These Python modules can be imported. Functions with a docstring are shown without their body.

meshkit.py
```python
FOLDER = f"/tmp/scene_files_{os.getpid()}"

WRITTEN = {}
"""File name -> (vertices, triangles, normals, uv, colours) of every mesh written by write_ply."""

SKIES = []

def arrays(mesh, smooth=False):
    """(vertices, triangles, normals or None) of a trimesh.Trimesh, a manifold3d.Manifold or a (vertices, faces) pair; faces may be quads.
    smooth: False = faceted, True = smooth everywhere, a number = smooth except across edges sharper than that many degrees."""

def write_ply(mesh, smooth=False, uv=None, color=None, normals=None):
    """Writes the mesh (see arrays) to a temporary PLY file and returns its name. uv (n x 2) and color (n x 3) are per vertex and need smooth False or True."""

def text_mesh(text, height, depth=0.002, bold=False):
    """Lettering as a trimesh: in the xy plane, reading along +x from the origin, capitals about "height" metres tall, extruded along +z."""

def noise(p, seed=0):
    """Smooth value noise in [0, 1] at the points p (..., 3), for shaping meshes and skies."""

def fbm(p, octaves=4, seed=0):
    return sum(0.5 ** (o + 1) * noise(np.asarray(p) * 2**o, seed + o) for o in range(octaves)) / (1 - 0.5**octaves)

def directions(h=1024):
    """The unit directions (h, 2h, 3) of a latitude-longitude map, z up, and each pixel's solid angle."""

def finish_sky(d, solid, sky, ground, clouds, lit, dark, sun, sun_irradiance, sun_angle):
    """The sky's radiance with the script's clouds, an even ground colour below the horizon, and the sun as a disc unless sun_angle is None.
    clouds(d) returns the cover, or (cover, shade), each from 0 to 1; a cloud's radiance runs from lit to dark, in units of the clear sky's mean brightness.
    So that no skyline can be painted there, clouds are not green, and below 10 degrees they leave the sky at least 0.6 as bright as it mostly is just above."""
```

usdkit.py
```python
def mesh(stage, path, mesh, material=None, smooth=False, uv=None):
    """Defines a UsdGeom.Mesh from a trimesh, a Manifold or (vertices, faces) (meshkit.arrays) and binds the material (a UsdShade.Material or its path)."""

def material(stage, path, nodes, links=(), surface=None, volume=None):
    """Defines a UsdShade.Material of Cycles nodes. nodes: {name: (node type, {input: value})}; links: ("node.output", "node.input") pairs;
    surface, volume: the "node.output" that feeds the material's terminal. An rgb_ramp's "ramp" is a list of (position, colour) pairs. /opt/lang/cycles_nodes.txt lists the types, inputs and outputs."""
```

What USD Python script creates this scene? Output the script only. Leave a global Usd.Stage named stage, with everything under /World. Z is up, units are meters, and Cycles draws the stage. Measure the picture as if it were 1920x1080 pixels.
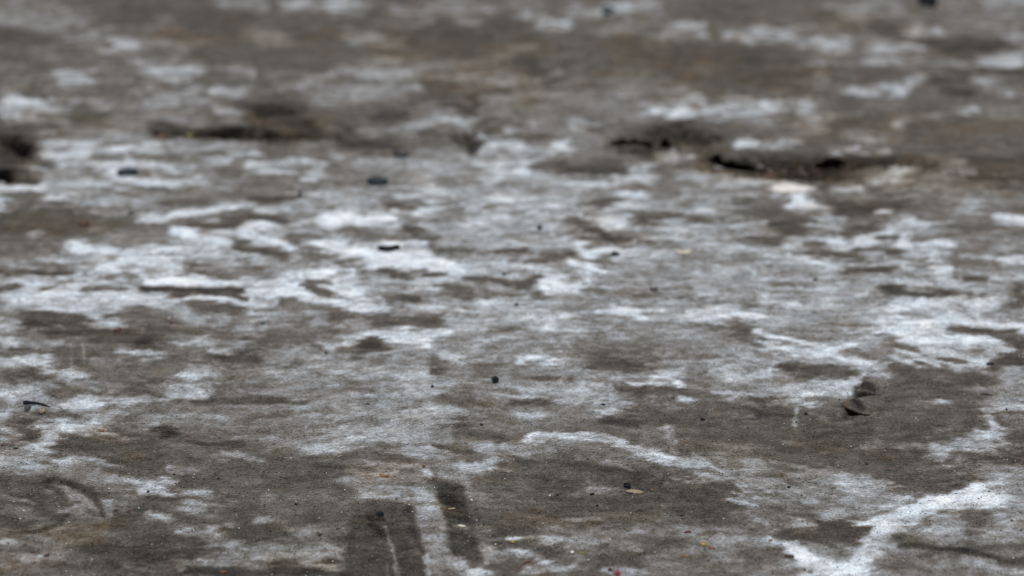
import math
import numpy as np
import trimesh
import usdkit
import meshkit
from pxr import Usd, UsdGeom, UsdLux, UsdShade, Gf, Sdf, Vt

stage = Usd.Stage.CreateInMemory()
UsdGeom.SetStageUpAxis(stage, UsdGeom.Tokens.z)
UsdGeom.SetStageMetersPerUnit(stage, 1.0)
UsdGeom.Xform.Define(stage, '/World')
UsdGeom.Scope.Define(stage, '/World/Looks')

# ---------------------------------------------------------------- camera, sky, sun, exposure
CAM_H, PITCH, HFOV = 0.674, math.radians(22.0), math.radians(25.0)
EXPOSURE = 0.22
cam = UsdGeom.Camera.Define(stage, '/World/camera')
cam.AddTranslateOp().Set(Gf.Vec3d(0, 0, CAM_H))
cam.AddRotateXOp().Set(90.0 - math.degrees(PITCH))
FOCAL = 18.0 / math.tan(HFOV / 2)
cam.CreateFocalLengthAttr(FOCAL)
cam.CreateHorizontalApertureAttr(36.0)
cam.CreateVerticalApertureAttr(36.0 * 9 / 16)
cam.CreateFStopAttr(5.1)
cam.CreateFocusDistanceAttr(1.51)
cam.CreateClippingRangeAttr(Gf.Vec2f(0.05, 500))
cam.CreateExposureAttr(EXPOSURE)

SUN_EL, SUN_AZ = math.radians(50), math.radians(25)     # direction towards the sun, azimuth from +y to +x
usdkit.material(stage, '/World/Looks/overcast_sky', {
    'sky': ('sky_texture', {'sky_type': 'single_scattering', 'sun_disc': False, 'sun_elevation': SUN_EL, 'sun_rotation': SUN_AZ}),
    'tc': ('texture_coordinate', {}),
    'n': ('noise_texture', {'scale': 2.2, 'detail': 5, 'roughness': 0.55}),
    'cover': ('rgb_ramp', {'ramp': [(0.25, (0.80, 0.80, 0.80)), (0.65, (0.97, 0.97, 0.97))]}),
    'cloud': ('rgb_ramp', {'ramp': [(0.3, (6.9, 7.1, 7.5)), (0.7, (9.0, 9.1, 9.2))]}),
    'mix': ('mix', {'mix_type': 'mix'}),
    'bg': ('background_shader', {'strength': 0.1}),
}, [('tc.generated', 'n.vector'), ('n.fac', 'cover.fac'), ('n.fac', 'cloud.fac'), ('cover.color', 'mix.fac'),
    ('sky.color', 'mix.color1'), ('cloud.color', 'mix.color2'), ('mix.color', 'bg.color')], surface='bg.background')
dome = UsdLux.DomeLight.Define(stage, '/World/sky')
UsdShade.MaterialBindingAPI.Apply(dome.GetPrim()).Bind(UsdShade.Material.Get(stage, '/World/Looks/overcast_sky'))
dome.GetPrim().SetCustomDataByKey('kind', 'structure')
sun = UsdLux.DistantLight.Define(stage, '/World/sun')
sun.CreateIntensityAttr(0.30)
sun.CreateNormalizeAttr(True) if hasattr(sun, 'CreateNormalizeAttr') else None
sun.CreateAngleAttr(25.0)
sun.CreateColorAttr(Gf.Vec3f(1.0, 0.98, 0.95))
sun.AddRotateZOp().Set(-math.degrees(SUN_AZ))
sun.AddRotateXOp().Set(-(90.0 - math.degrees(SUN_EL)))

# ---------------------------------------------------------------- photo pixel <-> point on the paving
W, H = 1920.0, 1080.0
FPX = W / 2 / math.tan(HFOV / 2)
SP, CP = math.sin(PITCH), math.cos(PITCH)
def at(px, py):
    """The point of the paving (z = 0) seen at a pixel of the photograph."""
    u = (np.asarray(px, float) - W / 2) / FPX
    v = (H / 2 - np.asarray(py, float)) / FPX
    dz = -SP + v * CP
    t = CAM_H / -dz
    return u * t, (CP + v * SP) * t
def pixel(x, y):
    depth = np.maximum(y * CP + CAM_H * SP, 0.05)
    v = (y * SP - CAM_H * CP) / depth
    return W / 2 + FPX * x / depth, H / 2 - FPX * v
def mm_per_px(py):
    """Width of one photo pixel across the view, in metres, at that row."""
    y = at(W / 2, py)[1]
    return (y * CP + CAM_H * SP) / FPX

# ---------------------------------------------------------------- the stains: bloom, scum and damp patches, plus painted pit shade, tile by tile
BASE = np.array([
    [42, 38, 36, 37, 38, 38, 40, 42, 38, 40, 44, 42],
    [42, 42, 40, 40, 44, 42, 42, 46, 40, 42, 42, 42],
    [44, 58, 42, 40, 40, 48, 50, 40, 36, 36, 38, 36],
    [40, 40, 48, 46, 56, 60, 58, 56, 44, 44, 44, 44],
    [58, 62, 54, 62, 58, 56, 56, 54, 58, 58, 58, 54],
    [44, 36, 42, 50, 52, 52, 56, 56, 54, 58, 62, 58],
    [56, 46, 42, 50, 52, 50, 44, 46, 42, 42, 40, 46],
    [38, 42, 36, 36, 48, 46, 36, 36, 40, 34, 36, 50],
    [38, 36, 40, 42, 32, 36, 36, 40, 44, 56, 50, 46]], float) / 100
# each stroke: tone, half thickness, points; units are thirds of a photo pixel from the tile's corner
STROKES = {  # darkest strokes by the joint paint shade into the left pits and hollows
(0, 0): """60 45 0,110 70,110;52 60 100,130 420,150;56 35 360,160 450,180;50 40 0,30 260,40;34 40 200,240 420,230;34 50 30,210 90,230
62 28 600,265 730,240;66 22 660,250 690,250;46 40 480,270 530,270;46 25 230,290 270,280;46 50 900,130 910,130;48 30 870,240 890,240;50 40 1000,310 1040,270
70 28 870,405 1120,395;58 20 780,350 860,400;62 22 900,430 1000,440;68 25 360,430 500,440;50 40 560,390 660,440;46 40 150,380 190,380;62 26 1330,390 1380,400
67 22 1230,515 1330,520 1490,545;53 50 1560,480 1750,500 1900,560;51 40 1450,200 1520,210;58 28 1240,10 1340,30 1460,30;62 30 1660,30 1740,20;74 30 1870,20 1920,10
64 28 850,580 920,565 1000,555;56 26 1060,510 1095,570;52 30 750,500 820,480;54 25 560,580 700,600;54 20 420,570 480,580
76 36 90,570 190,565;72 35 60,630 300,620;70 28 40,690 200,690;62 22 300,650 370,680;45 40 0,500 120,470;34 30 200,510 240,520;36 40 430,645 680,640
64 22 1240,630 1330,635;50 30 1000,660 1150,690;48 45 780,620 900,650;50 28 700,700 820,720;25 26 870,720 1000,745 1180,740;20 26 1200,745 1500,750 1700,765;27 55 1490,620 1680,650 1700,720
32 45 1700,780 1900,800;39 30 1850,650 1900,640;56 25 580,780 660,775;44 20 330,760 400,740;34 40 100,720 280,690;24 40 60,780 110,840;29 50 0,760 200,860;9 20 50,785 115,825;27 30 20,880 150,890
27 55 60,900 180,920;14 22 0,950 40,1000;18 26 100,1000 200,1010;72 26 260,810 275,870 340,890;66 22 330,810 500,800;76 24 480,860 700,855 850,840;70 26 820,830 1040,800
72 24 360,930 600,920 980,945;84 28 620,960 820,1000;80 22 640,1010 1000,1030 1150,1010;66 36 330,1050 550,1030;60 36 200,960 280,1000;40 12 530,885 680,890;44 12 560,820 680,810;42 26 480,965 540,980
44 13 760,970 900,975;42 16 1020,940 1100,960;44 22 780,885 1000,890;58 26 1050,950 1250,910;55 36 1080,840 1240,830;64 25 1340,840 1420,840;70 20 1400,940 1520,950 1640,970
66 20 1640,900 1780,920 1790,980 1720,1020;60 18 1560,920 1660,890;48 36 1200,1010 1300,1030;78 30 0,1060 200,1060;40 22 600,1070 900,1070;46 30 1700,820 1840,820""",
(640, 0): """66 35 0,20 60,20;58 32 320,70 460,75;54 26 270,130 370,150;54 25 520,40 580,50;55 42 640,20 740,60;58 28 700,110 780,120;56 22 780,90 850,60
34 85 420,200 700,220;34 65 850,130 1000,180;33 55 700,270 900,280;34 65 1600,280 1900,380;36 55 1200,240 1500,260;59 28 990,40 1070,70;74 26 1150,125 1250,130;54 22 1070,90 1150,110;60 30 1300,60 1420,65;66 22 1520,50 1570,50;60 30 1640,40 1720,30
64 32 1830,165 1920,170;51 30 1500,160 1700,120;56 28 70,210 180,215;52 20 250,245 330,250;58 55 90,430 250,420 390,430;51 28 60,490 300,480;44 20 20,430 50,440;52 28 160,340 190,360
50 38 520,380 700,430;47 45 750,370 950,320;50 20 1000,280 1060,270;54 28 840,460 960,440 1060,430;58 24 1150,380 1220,390;30 28 480,470 600,480;30 20 800,510 900,515;30 22 1100,420 1190,440;32 36 1020,340 1080,380;32 24 1270,350 1400,340
52 46 0,540 300,560;40 36 200,600 100,610;54 25 830,560 960,570;50 38 1080,520 1220,540;53 42 1400,580 1560,570;30 18 600,605 760,605;35 26 400,560 560,540;40 25 1400,470 1450,490;58 46 560,660 720,690;56 26 440,710 560,700
49 28 820,620 1000,600;50 46 1500,650 1750,650;84 26 1740,620 1830,640 1920,640;30 36 250,680 330,650;28 28 0,710 60,720;52 24 150,740 380,745;30 36 800,720 860,730;28 28 700,770 760,810;34 24 480,760 660,770;66 10 770,730 790,750
58 24 940,740 990,750;55 28 1040,710 1080,710;65 24 1310,690 1390,700;36 18 1010,770 1150,760;40 16 1400,720 1450,740;40 18 920,700 1000,705;28 40 50,830 280,830;56 44 0,930 300,930 560,950;60 26 580,880 760,860
60 50 850,860 1000,870;73 20 800,820 900,810 1000,820;80 22 1200,840 1280,835;70 22 800,910 870,920;66 18 1080,870 1170,860;75 22 1060,920 1000,960;46 13 760,955 940,955;48 28 1300,800 1550,800;46 28 1350,880 1500,870
30 26 1120,950 1200,950;28 32 1280,950 1500,960 1620,950;24 34 1600,840 1750,860;26 45 1800,720 1900,700;62 22 1790,880 1850,880;73 20 1560,1010 1740,1000;64 28 1660,940 1720,930
71 28 700,1010 1000,990 1300,1030 1500,1040;52 24 640,1030 740,1030;70 22 500,1060 560,1070;56 36 300,1040 450,1000;40 11 1430,1075 1700,1050""",
(1280, 0): """34 45 200,40 320,40;62 28 0,165 90,170;64 28 270,200 390,220;67 26 430,180 590,190;50 22 660,160 840,150;53 38 880,40 1180,40;36 26 780,90 830,80;56 25 930,90 960,90;68 24 700,250 780,255;71 26 800,250 890,240
68 26 1100,260 1290,265;54 22 1060,210 1150,220;70 24 1270,185 1430,185;52 30 1400,20 1550,10;62 38 1760,10 1920,20;32 36 1100,150 1200,180;28 36 1440,250 1600,260 1780,250;50 34 1560,150 1900,170;62 22 1850,210 1920,220
56 24 1060,350 1300,350 1560,360;66 20 1680,350 1780,350;72 20 1840,370 1890,350;58 18 1740,330 1900,310;30 16 1680,390 1800,400 1900,400;26 36 1430,440 1570,440;30 28 1450,500 1580,510
60 22 750,370 800,380;56 20 970,390 1000,400;52 18 840,350 930,360;34 36 840,420 860,450;36 45 1000,440 1200,440;50 28 640,470 760,450 720,540;65 20 930,535 1070,510;58 20 1130,490 1250,500 1330,440;66 18 1180,530 1220,530
60 22 1650,450 1770,470 1820,510;34 55 50,300 300,300;33 80 300,400 600,420;60 28 0,540 100,540;70 26 60,560 130,600 220,630;74 30 0,620 40,630;67 36 310,600 480,600;60 22 320,650 420,660
46 36 560,560 700,600;58 20 680,590 700,590;62 20 700,650 760,660;50 18 840,670 1000,650;36 36 920,590 980,590;71 20 1460,660 1540,655 1640,620;58 14 1380,660 1460,655;62 22 1230,690 1290,670;36 36 900,700 1100,690;35 46 1340,710 1600,700
52 32 480,700 580,720;54 18 660,720 800,720;46 42 1750,600 1850,620;80 23 340,805 400,810;58 20 420,830 620,800;50 22 950,770 1100,780;54 22 1030,780 1050,780;75 20 870,865 960,850;67 16 1100,855 1140,850;56 12 980,860 1050,860
24 34 450,920 750,930 900,985;22 46 450,960 800,960;26 30 800,1000 900,990;24 24 960,890 1150,900;27 22 1150,900 1350,915;30 30 1350,940 1700,930;28 24 1650,900 1900,915;28 24 0,740 150,770;34 36 1300,920 1400,930;60 44 0,980 200,1000;66 24 250,1020 420,1030;84 23 560,1055 700,1060;72 18 480,1030 600,1040
69 26 1060,1010 1200,990 1230,950;34 36 900,1020 1000,1020;50 40 1400,970 1560,950;27 14 1620,990 1800,1000 1900,970;36 26 1700,950 1900,930;34 28 1800,1050 1920,1040;50 26 1300,1060 1700,1060;64 18 850,1065 1000,1060""",
(0, 360): """72 46 0,60 40,60;38 36 100,50 250,60;72 24 290,30 400,70 540,80;66 26 420,60 640,30;60 22 210,100 280,95;36 40 60,160 400,170;36 55 200,140 700,160;34 45 40,200 300,190;56 36 720,50 880,70;38 22 930,60 1100,60;52 22 560,110 660,120
79 20 840,150 950,140 1050,110 1180,100 1300,85;67 18 1300,80 1420,70;57 22 1100,150 1250,160;34 28 1060,190 1300,190;36 20 1480,40 1620,40;36 24 1300,130 1500,140 1580,160;68 18 1480,100 1640,105;60 55 1700,60 1900,60
50 36 600,270 900,270;44 28 850,210 960,200;54 18 160,240 210,230;84 20 1010,220 1090,250 1130,270;75 36 1150,270 1290,280;80 16 1400,190 1520,200;78 26 1360,250 1500,290 1640,310;66 34 1540,240 1580,240
63 46 1680,220 1800,200 1920,230;84 22 1830,150 1920,160;82 24 1760,290 1920,320;34 22 1340,290 1420,320 1500,340 1600,360;38 36 1640,270 1700,280;40 28 1740,340 1860,340;42 50 50,300 340,310;44 14 480,270 510,270
86 26 400,310 560,330 740,370;80 28 740,370 860,330 1000,320;74 26 1000,330 1150,310;54 20 0,380 200,375;67 20 240,385 420,380 600,380;70 28 820,400 900,350;68 36 1000,380 960,440;65 26 1040,340 1250,340
38 13 1260,370 1380,380;66 16 1260,335 1440,345;62 14 1300,400 1360,400;29 24 0,450 200,450 400,445;24 11 200,455 400,450;48 26 300,430 560,440;81 24 600,430 700,430 780,470;32 15 700,465 800,500;46 30 600,490 700,480
70 36 860,450 1000,450;30 28 1060,450 1180,450;48 26 1200,430 1300,430;44 36 1300,470 1500,440;78 20 850,515 1000,505 1200,520 1400,520;86 17 830,515 960,500;68 16 1400,500 1500,500
74 52 100,590 400,580;78 34 180,520 320,520 500,500;76 36 200,620 400,640;79 40 500,600 700,560;70 34 450,680 620,730;82 26 740,570 920,600;66 28 640,640 760,650;60 22 40,640 80,640;50 9 240,545 400,500;36 14 610,690 650,685;44 13 480,540 700,545
24 10 800,542 1000,542 1200,548 1350,555;34 22 960,570 1020,580;30 18 1150,560 1350,575 1440,605;77 13 1050,600 1250,605 1480,635;34 15 0,550 80,530;42 36 780,690 1000,690;40 36 800,700 950,720;60 18 960,640 880,640;58 26 1000,620 1060,660
33 36 1100,650 1250,660;60 22 1060,700 1250,720;77 26 1400,570 1560,560 1700,590 1880,610;86 23 1520,590 1600,620;84 36 1640,490 1780,480 1920,450;80 26 1740,530 1920,550;75 12 1430,680 1560,680;32 13 1700,520 1780,560 1880,580;36 12 1720,505 1840,500;34 18 1600,620 1640,620;44 14 1640,640 1900,640
30 28 100,730 220,700 400,720;27 32 130,740 500,740;31 36 300,780 700,790 850,780;33 28 560,830 820,850;25 14 760,855 880,850;34 22 860,760 1160,770;64 36 0,740 40,750;54 22 230,860 330,850;62 14 940,850 1060,850 1180,800;62 22 1380,780 1500,760
53 55 1450,730 1800,760;36 36 1400,840 1700,800;42 36 1700,760 1900,790;58 36 1180,880 1300,860 1450,860;30 14 1150,915 1300,950 1440,945;34 22 1350,930 1440,930;42 14 880,860 1050,895;60 22 700,890 900,920;66 22 0,830 60,850;28 16 70,880 150,885
38 40 350,930 500,930;79 22 110,960 250,960;75 20 230,1010 400,1020 500,1050;34 28 60,1020 170,1020;64 18 0,960 60,980;30 22 200,1060 300,1060;56 22 550,960 800,960;42 28 600,1010 700,1010;46 22 760,1050 820,1060
75 28 1100,1030 1200,1040;66 34 1110,1010 1140,1010;40 16 850,1000 900,990;40 22 1830,885 1920,880;66 20 1840,855 1920,840;57 36 1500,1000 1900,1000""",
(640, 360): """60 55 0,60 200,60;28 24 290,80 430,80;44 18 250,50 500,60;68 22 330,20 420,30;60 46 560,50 850,60;46 28 590,100 670,100;73 20 850,40 950,50;34 13 830,85 990,90;60 36 1000,40 1300,60;54 18 1420,40 1560,10
77 20 1580,20 1690,20;77 22 1560,80 1640,80;34 18 1450,60 1550,50;60 22 1700,80 1850,90;86 28 0,150 150,165 300,150;81 22 420,120 530,100;66 22 160,200 300,200;48 18 360,150 500,170;73 14 440,190 530,220
28 28 400,230 500,240;33 22 460,280 520,300;42 26 60,220 350,270;79 16 720,110 780,115;70 20 830,130 1000,120;30 16 990,130 1070,120;70 20 1100,120 1350,130;33 22 1280,180 1360,180;27 44 1350,240 1450,220 1540,290;28 32 1600,130 1700,160 1850,150;79 30 1480,150 1570,160;40 26 1620,270 1660,270
62 55 600,200 900,200 1200,210;60 55 800,280 1250,270;56 45 1700,230 1900,220;84 36 0,330 150,330;82 36 330,330 450,360;84 30 200,390 600,400;85 26 480,420 700,430;32 22 550,330 700,325;30 12 780,345 900,330 1030,325
36 36 0,420 80,430;30 16 240,440 360,455;30 14 380,490 430,465 550,462;68 22 440,490 560,500;82 36 0,540 100,570;66 26 200,520 380,530;72 16 430,545 530,550;62 45 760,430 1000,420 1120,440;42 13 960,390 1000,380
32 14 720,485 830,490 930,515 1040,530 1100,505;33 22 1090,370 1200,370;30 22 1290,350 1440,400;80 20 1340,300 1380,360;79 28 1450,330 1620,330;75 22 1560,380 1640,390;88 15 1290,405 1400,420 1480,440;77 26 1400,470 1360,540;86 32 1180,520 1330,540;67 36 1760,340 1660,400;50 26 1200,460 1300,460
56 55 1500,480 1900,490;44 36 1450,570 1700,590 1900,580;33 22 600,540 720,570;34 22 820,570 960,580;38 20 1090,580 1160,590;28 28 300,590 400,600;24 13 340,640 400,640;44 18 200,570 280,580;81 22 20,640 120,670 220,670;62 18 400,650 600,650;70 12 660,660 730,670;36 11 700,690 750,690
31 36 0,700 200,700;33 28 220,720 560,720;34 16 440,700 560,710;71 26 800,630 900,640 1090,650;66 36 800,680 1060,690;68 20 600,720 780,740;77 20 1440,670 1520,680;86 22 1540,665 1650,680 1700,700;75 18 1270,690 1360,690;55 36 1100,640 1400,650;66 22 1750,670 1900,700
30 22 1330,720 1460,740;44 14 1480,720 1720,740 1850,740 1900,780;72 16 830,750 870,750;73 20 1140,750 1170,750;40 20 850,780 960,780;62 36 1250,780 1400,800;53 55 1500,780 1900,830;79 26 170,800 330,790;82 23 300,830 480,860;75 22 560,770 400,790;66 26 80,820 130,820;44 26 620,830 670,830
33 28 0,890 200,880;28 18 130,880 180,850;56 36 0,960 500,970;60 45 0,1040 400,1030;34 28 560,960 560,1030;50 45 680,970 740,970;42 26 780,990 900,1000;55 45 900,850 1200,860;71 14 1290,870 1400,870;88 17 1020,940 1150,940 1250,960;70 16 580,930 640,930
43 46 1400,900 1600,880 1750,900;32 32 1450,960 1650,970;53 36 950,1000 1350,1000;33 9 1080,1050 1300,1052;50 26 1380,1050 1450,1050;73 20 1760,1040 1920,1010""",
(1280, 360): """58 46 50,40 350,60;66 22 140,80 170,80;33 14 60,150 250,155;35 45 400,90 520,110;38 26 350,140 480,100;86 36 640,20 660,70;75 22 720,80 850,90;67 18 840,130 880,130;52 26 880,40 1300,30;40 26 760,20 800,20
29 36 900,90 1050,80 1250,80;67 14 1100,110 1160,110;47 22 1250,120 1420,130;64 20 280,170 480,180;27 20 510,175 760,180;31 36 540,240 600,240;33 22 400,260 500,270;63 14 310,225 540,230;66 55 0,210 200,250;60 30 800,180 860,200
30 26 930,210 1080,190;33 22 920,240 980,250;79 18 740,260 880,265;67 20 620,290 700,290;34 13 710,290 780,295;84 26 1030,270 1120,260 1220,250;70 18 800,320 1000,310;75 22 1200,290 1300,320 1420,340;66 45 1280,190 1430,220;73 16 1280,170 1350,180
30 12 1130,258 1190,260;32 26 760,345 900,370 960,390;30 22 1000,340 1210,340;60 14 1000,350 1110,350;37 40 1500,220 1680,220;49 45 1550,60 1850,60;62 22 1600,60 1640,60;78 22 1800,150 1920,165;50 36 1500,300 1800,320;73 14 1590,360 1740,360;78 16 1800,385 1900,385;71 26 1300,330 1460,320
82 14 470,355 600,370 720,400;64 26 250,340 400,340;56 52 200,420 500,430;58 40 640,420 800,430;75 13 780,430 880,450;67 18 900,400 1100,410 1300,420;28 22 930,445 1130,440;42 20 1340,395 1380,400;78 26 1410,380 1470,430;75 20 1480,480 1520,490;46 9 1535,370 1540,480
42 18 1550,390 1750,400;48 16 1600,430 1900,420;63 22 1750,470 1900,480;33 14 1600,480 1700,490;78 18 1210,510 1300,505;71 18 1300,520 1500,530 1650,560;29 25 1140,545 1300,580 1400,560 1560,600;33 13 1560,580 1700,580;58 14 1290,550 1350,555
42 12 500,520 740,490;60 50 0,480 400,470;58 45 0,600 300,560;54 46 760,530 1050,520;66 18 750,555 830,560;73 20 480,610 700,640;68 16 800,620 880,630;43 16 200,630 500,640;86 20 50,670 200,690 400,690;77 26 80,710 180,740;68 13 180,650 300,655;60 18 420,700 460,720
34 36 300,760 420,820 500,840;34 13 60,770 200,770;51 55 60,830 140,830;45 36 0,900 100,930;79 20 430,780 520,820;78 20 490,870 620,880 800,890;79 22 640,910 760,930;84 23 780,890 900,950 1000,970;66 22 890,690 930,690;54 55 560,740 900,760;46 36 600,800 800,820
60 36 1000,650 1100,660;79 25 1230,640 1400,640 1550,650;75 22 1450,610 1550,610;73 26 1650,650 1780,640;84 32 1250,740 1500,720 1700,740 1920,770;78 36 1160,740 1300,790;82 26 1300,830 1500,840 1760,840;26 18 1520,775 1660,785 1760,800;32 30 1800,820 1900,860;34 22 1850,800 1880,860
36 22 1820,680 1920,640;30 28 1880,570 1920,600;70 26 1800,900 1700,850;38 30 1200,860 1300,880;71 18 1330,930 1500,910;75 26 1500,900 1700,960;79 20 1380,900 1420,900;38 18 950,880 1050,910;53 26 1060,900 1250,930;67 13 1200,920 1300,980;33 13 1340,960 1480,980;34 16 1470,950 1560,960
71 22 200,1020 400,1030 520,1000;60 34 200,960 400,960;30 20 580,990 700,1000 880,1010;34 28 700,1030 1000,1040;65 16 1030,1030 1160,1030;33 22 1200,1000 1400,1020 1650,1040;33 45 1300,1060 1700,1060;29 30 1740,1000 1820,930 1880,930""",
(0, 720): """82 20 0,65 130,70;62 45 150,60 450,50;40 34 330,40 420,40;77 22 400,110 540,110;66 34 560,60 700,100;46 55 600,40 800,40;34 18 780,20 900,70 1000,90;62 36 1000,50 1130,50;72 18 1060,80 1140,80
50 55 1000,180 1400,200 1700,180;42 50 1200,120 1500,110;32 14 1100,90 1350,100 1500,100 1700,110;56 55 1750,200 1900,220;33 26 80,180 350,170;29 55 130,250 300,250;66 22 0,170 20,170;60 20 230,230 350,240
75 20 350,210 420,240;84 26 490,220 590,220;60 22 620,170 720,160;75 18 560,270 700,290;60 14 440,270 540,290;33 26 700,280 780,280;22 22 890,270 940,290;54 34 760,230 840,240;60 18 0,250 100,280;74 26 200,370 300,340;66 22 290,300 320,300
32 28 420,320 600,330 850,330;31 32 340,370 500,370;34 22 0,370 150,390;56 55 50,440 300,450;65 20 360,420 560,410 600,450;60 14 620,430 720,410;48 26 930,350 1100,360;28 12 1050,330 1200,345 1350,340;61 14 1230,400 1270,440;58 18 1300,410 1450,430
52 55 1550,330 1800,330;66 36 1780,380 1900,360;40 36 1650,420 1900,430;34 80 700,400 900,430;36 50 980,480 1020,480;50 16 960,480 1080,490;35 55 1200,480 1500,470 1800,480;34 52 0,540 250,540;22 15 280,540 400,560 500,600 570,670 590,740;52 46 320,640 480,690;54 26 390,620 420,620
30 55 150,640 280,700;41 12 20,640 120,660;42 10 30,700 150,710;61 16 600,670 610,720;56 36 560,540 700,560;48 52 420,510 470,510;66 18 680,540 800,560 950,550;80 22 800,610 900,600;67 14 860,590 860,560;58 20 1060,600 1140,600
44 26 700,680 800,690;33 46 860,700 1000,680;54 10 1050,665 1200,680 1300,665;56 12 1020,710 1110,710;59 20 870,750 940,750;52 20 1100,770 1200,770;63 26 1030,830 1100,830;67 25 1200,825 1250,830;54 20 1280,870 1350,890;39 55 1500,650 1900,650;34 46 1300,730 1500,740
44 18 1440,650 1500,650;54 16 1450,770 1600,800 1650,830;29 36 1350,830 1650,860;36 36 1680,760 1730,760;46 26 1750,830 1900,830;31 28 0,790 250,800;45 45 250,830 560,860;30 40 600,820 680,800;48 36 30,900 300,930;50 26 50,990 300,980;59 14 30,900 100,905
31 72 850,880 1100,900;29 55 600,930 800,1000;28 36 960,940 1040,940;58 22 1200,900 1350,910;60 22 1480,920 1530,920;74 30 1050,1000 1200,1010;56 45 1300,960 1500,980;67 18 1040,1040 1070,1040;50 20 700,1030 850,1050;56 42 1700,930 1900,920;63 18 1810,910 1880,910;58 22 1700,990 1850,1010
27 26 1100,1060 1500,1065 1900,1060;29 22 1550,1000 1650,1000;27 20 1850,1000 1900,1000;40 26 300,1040 500,1040""",
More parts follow.
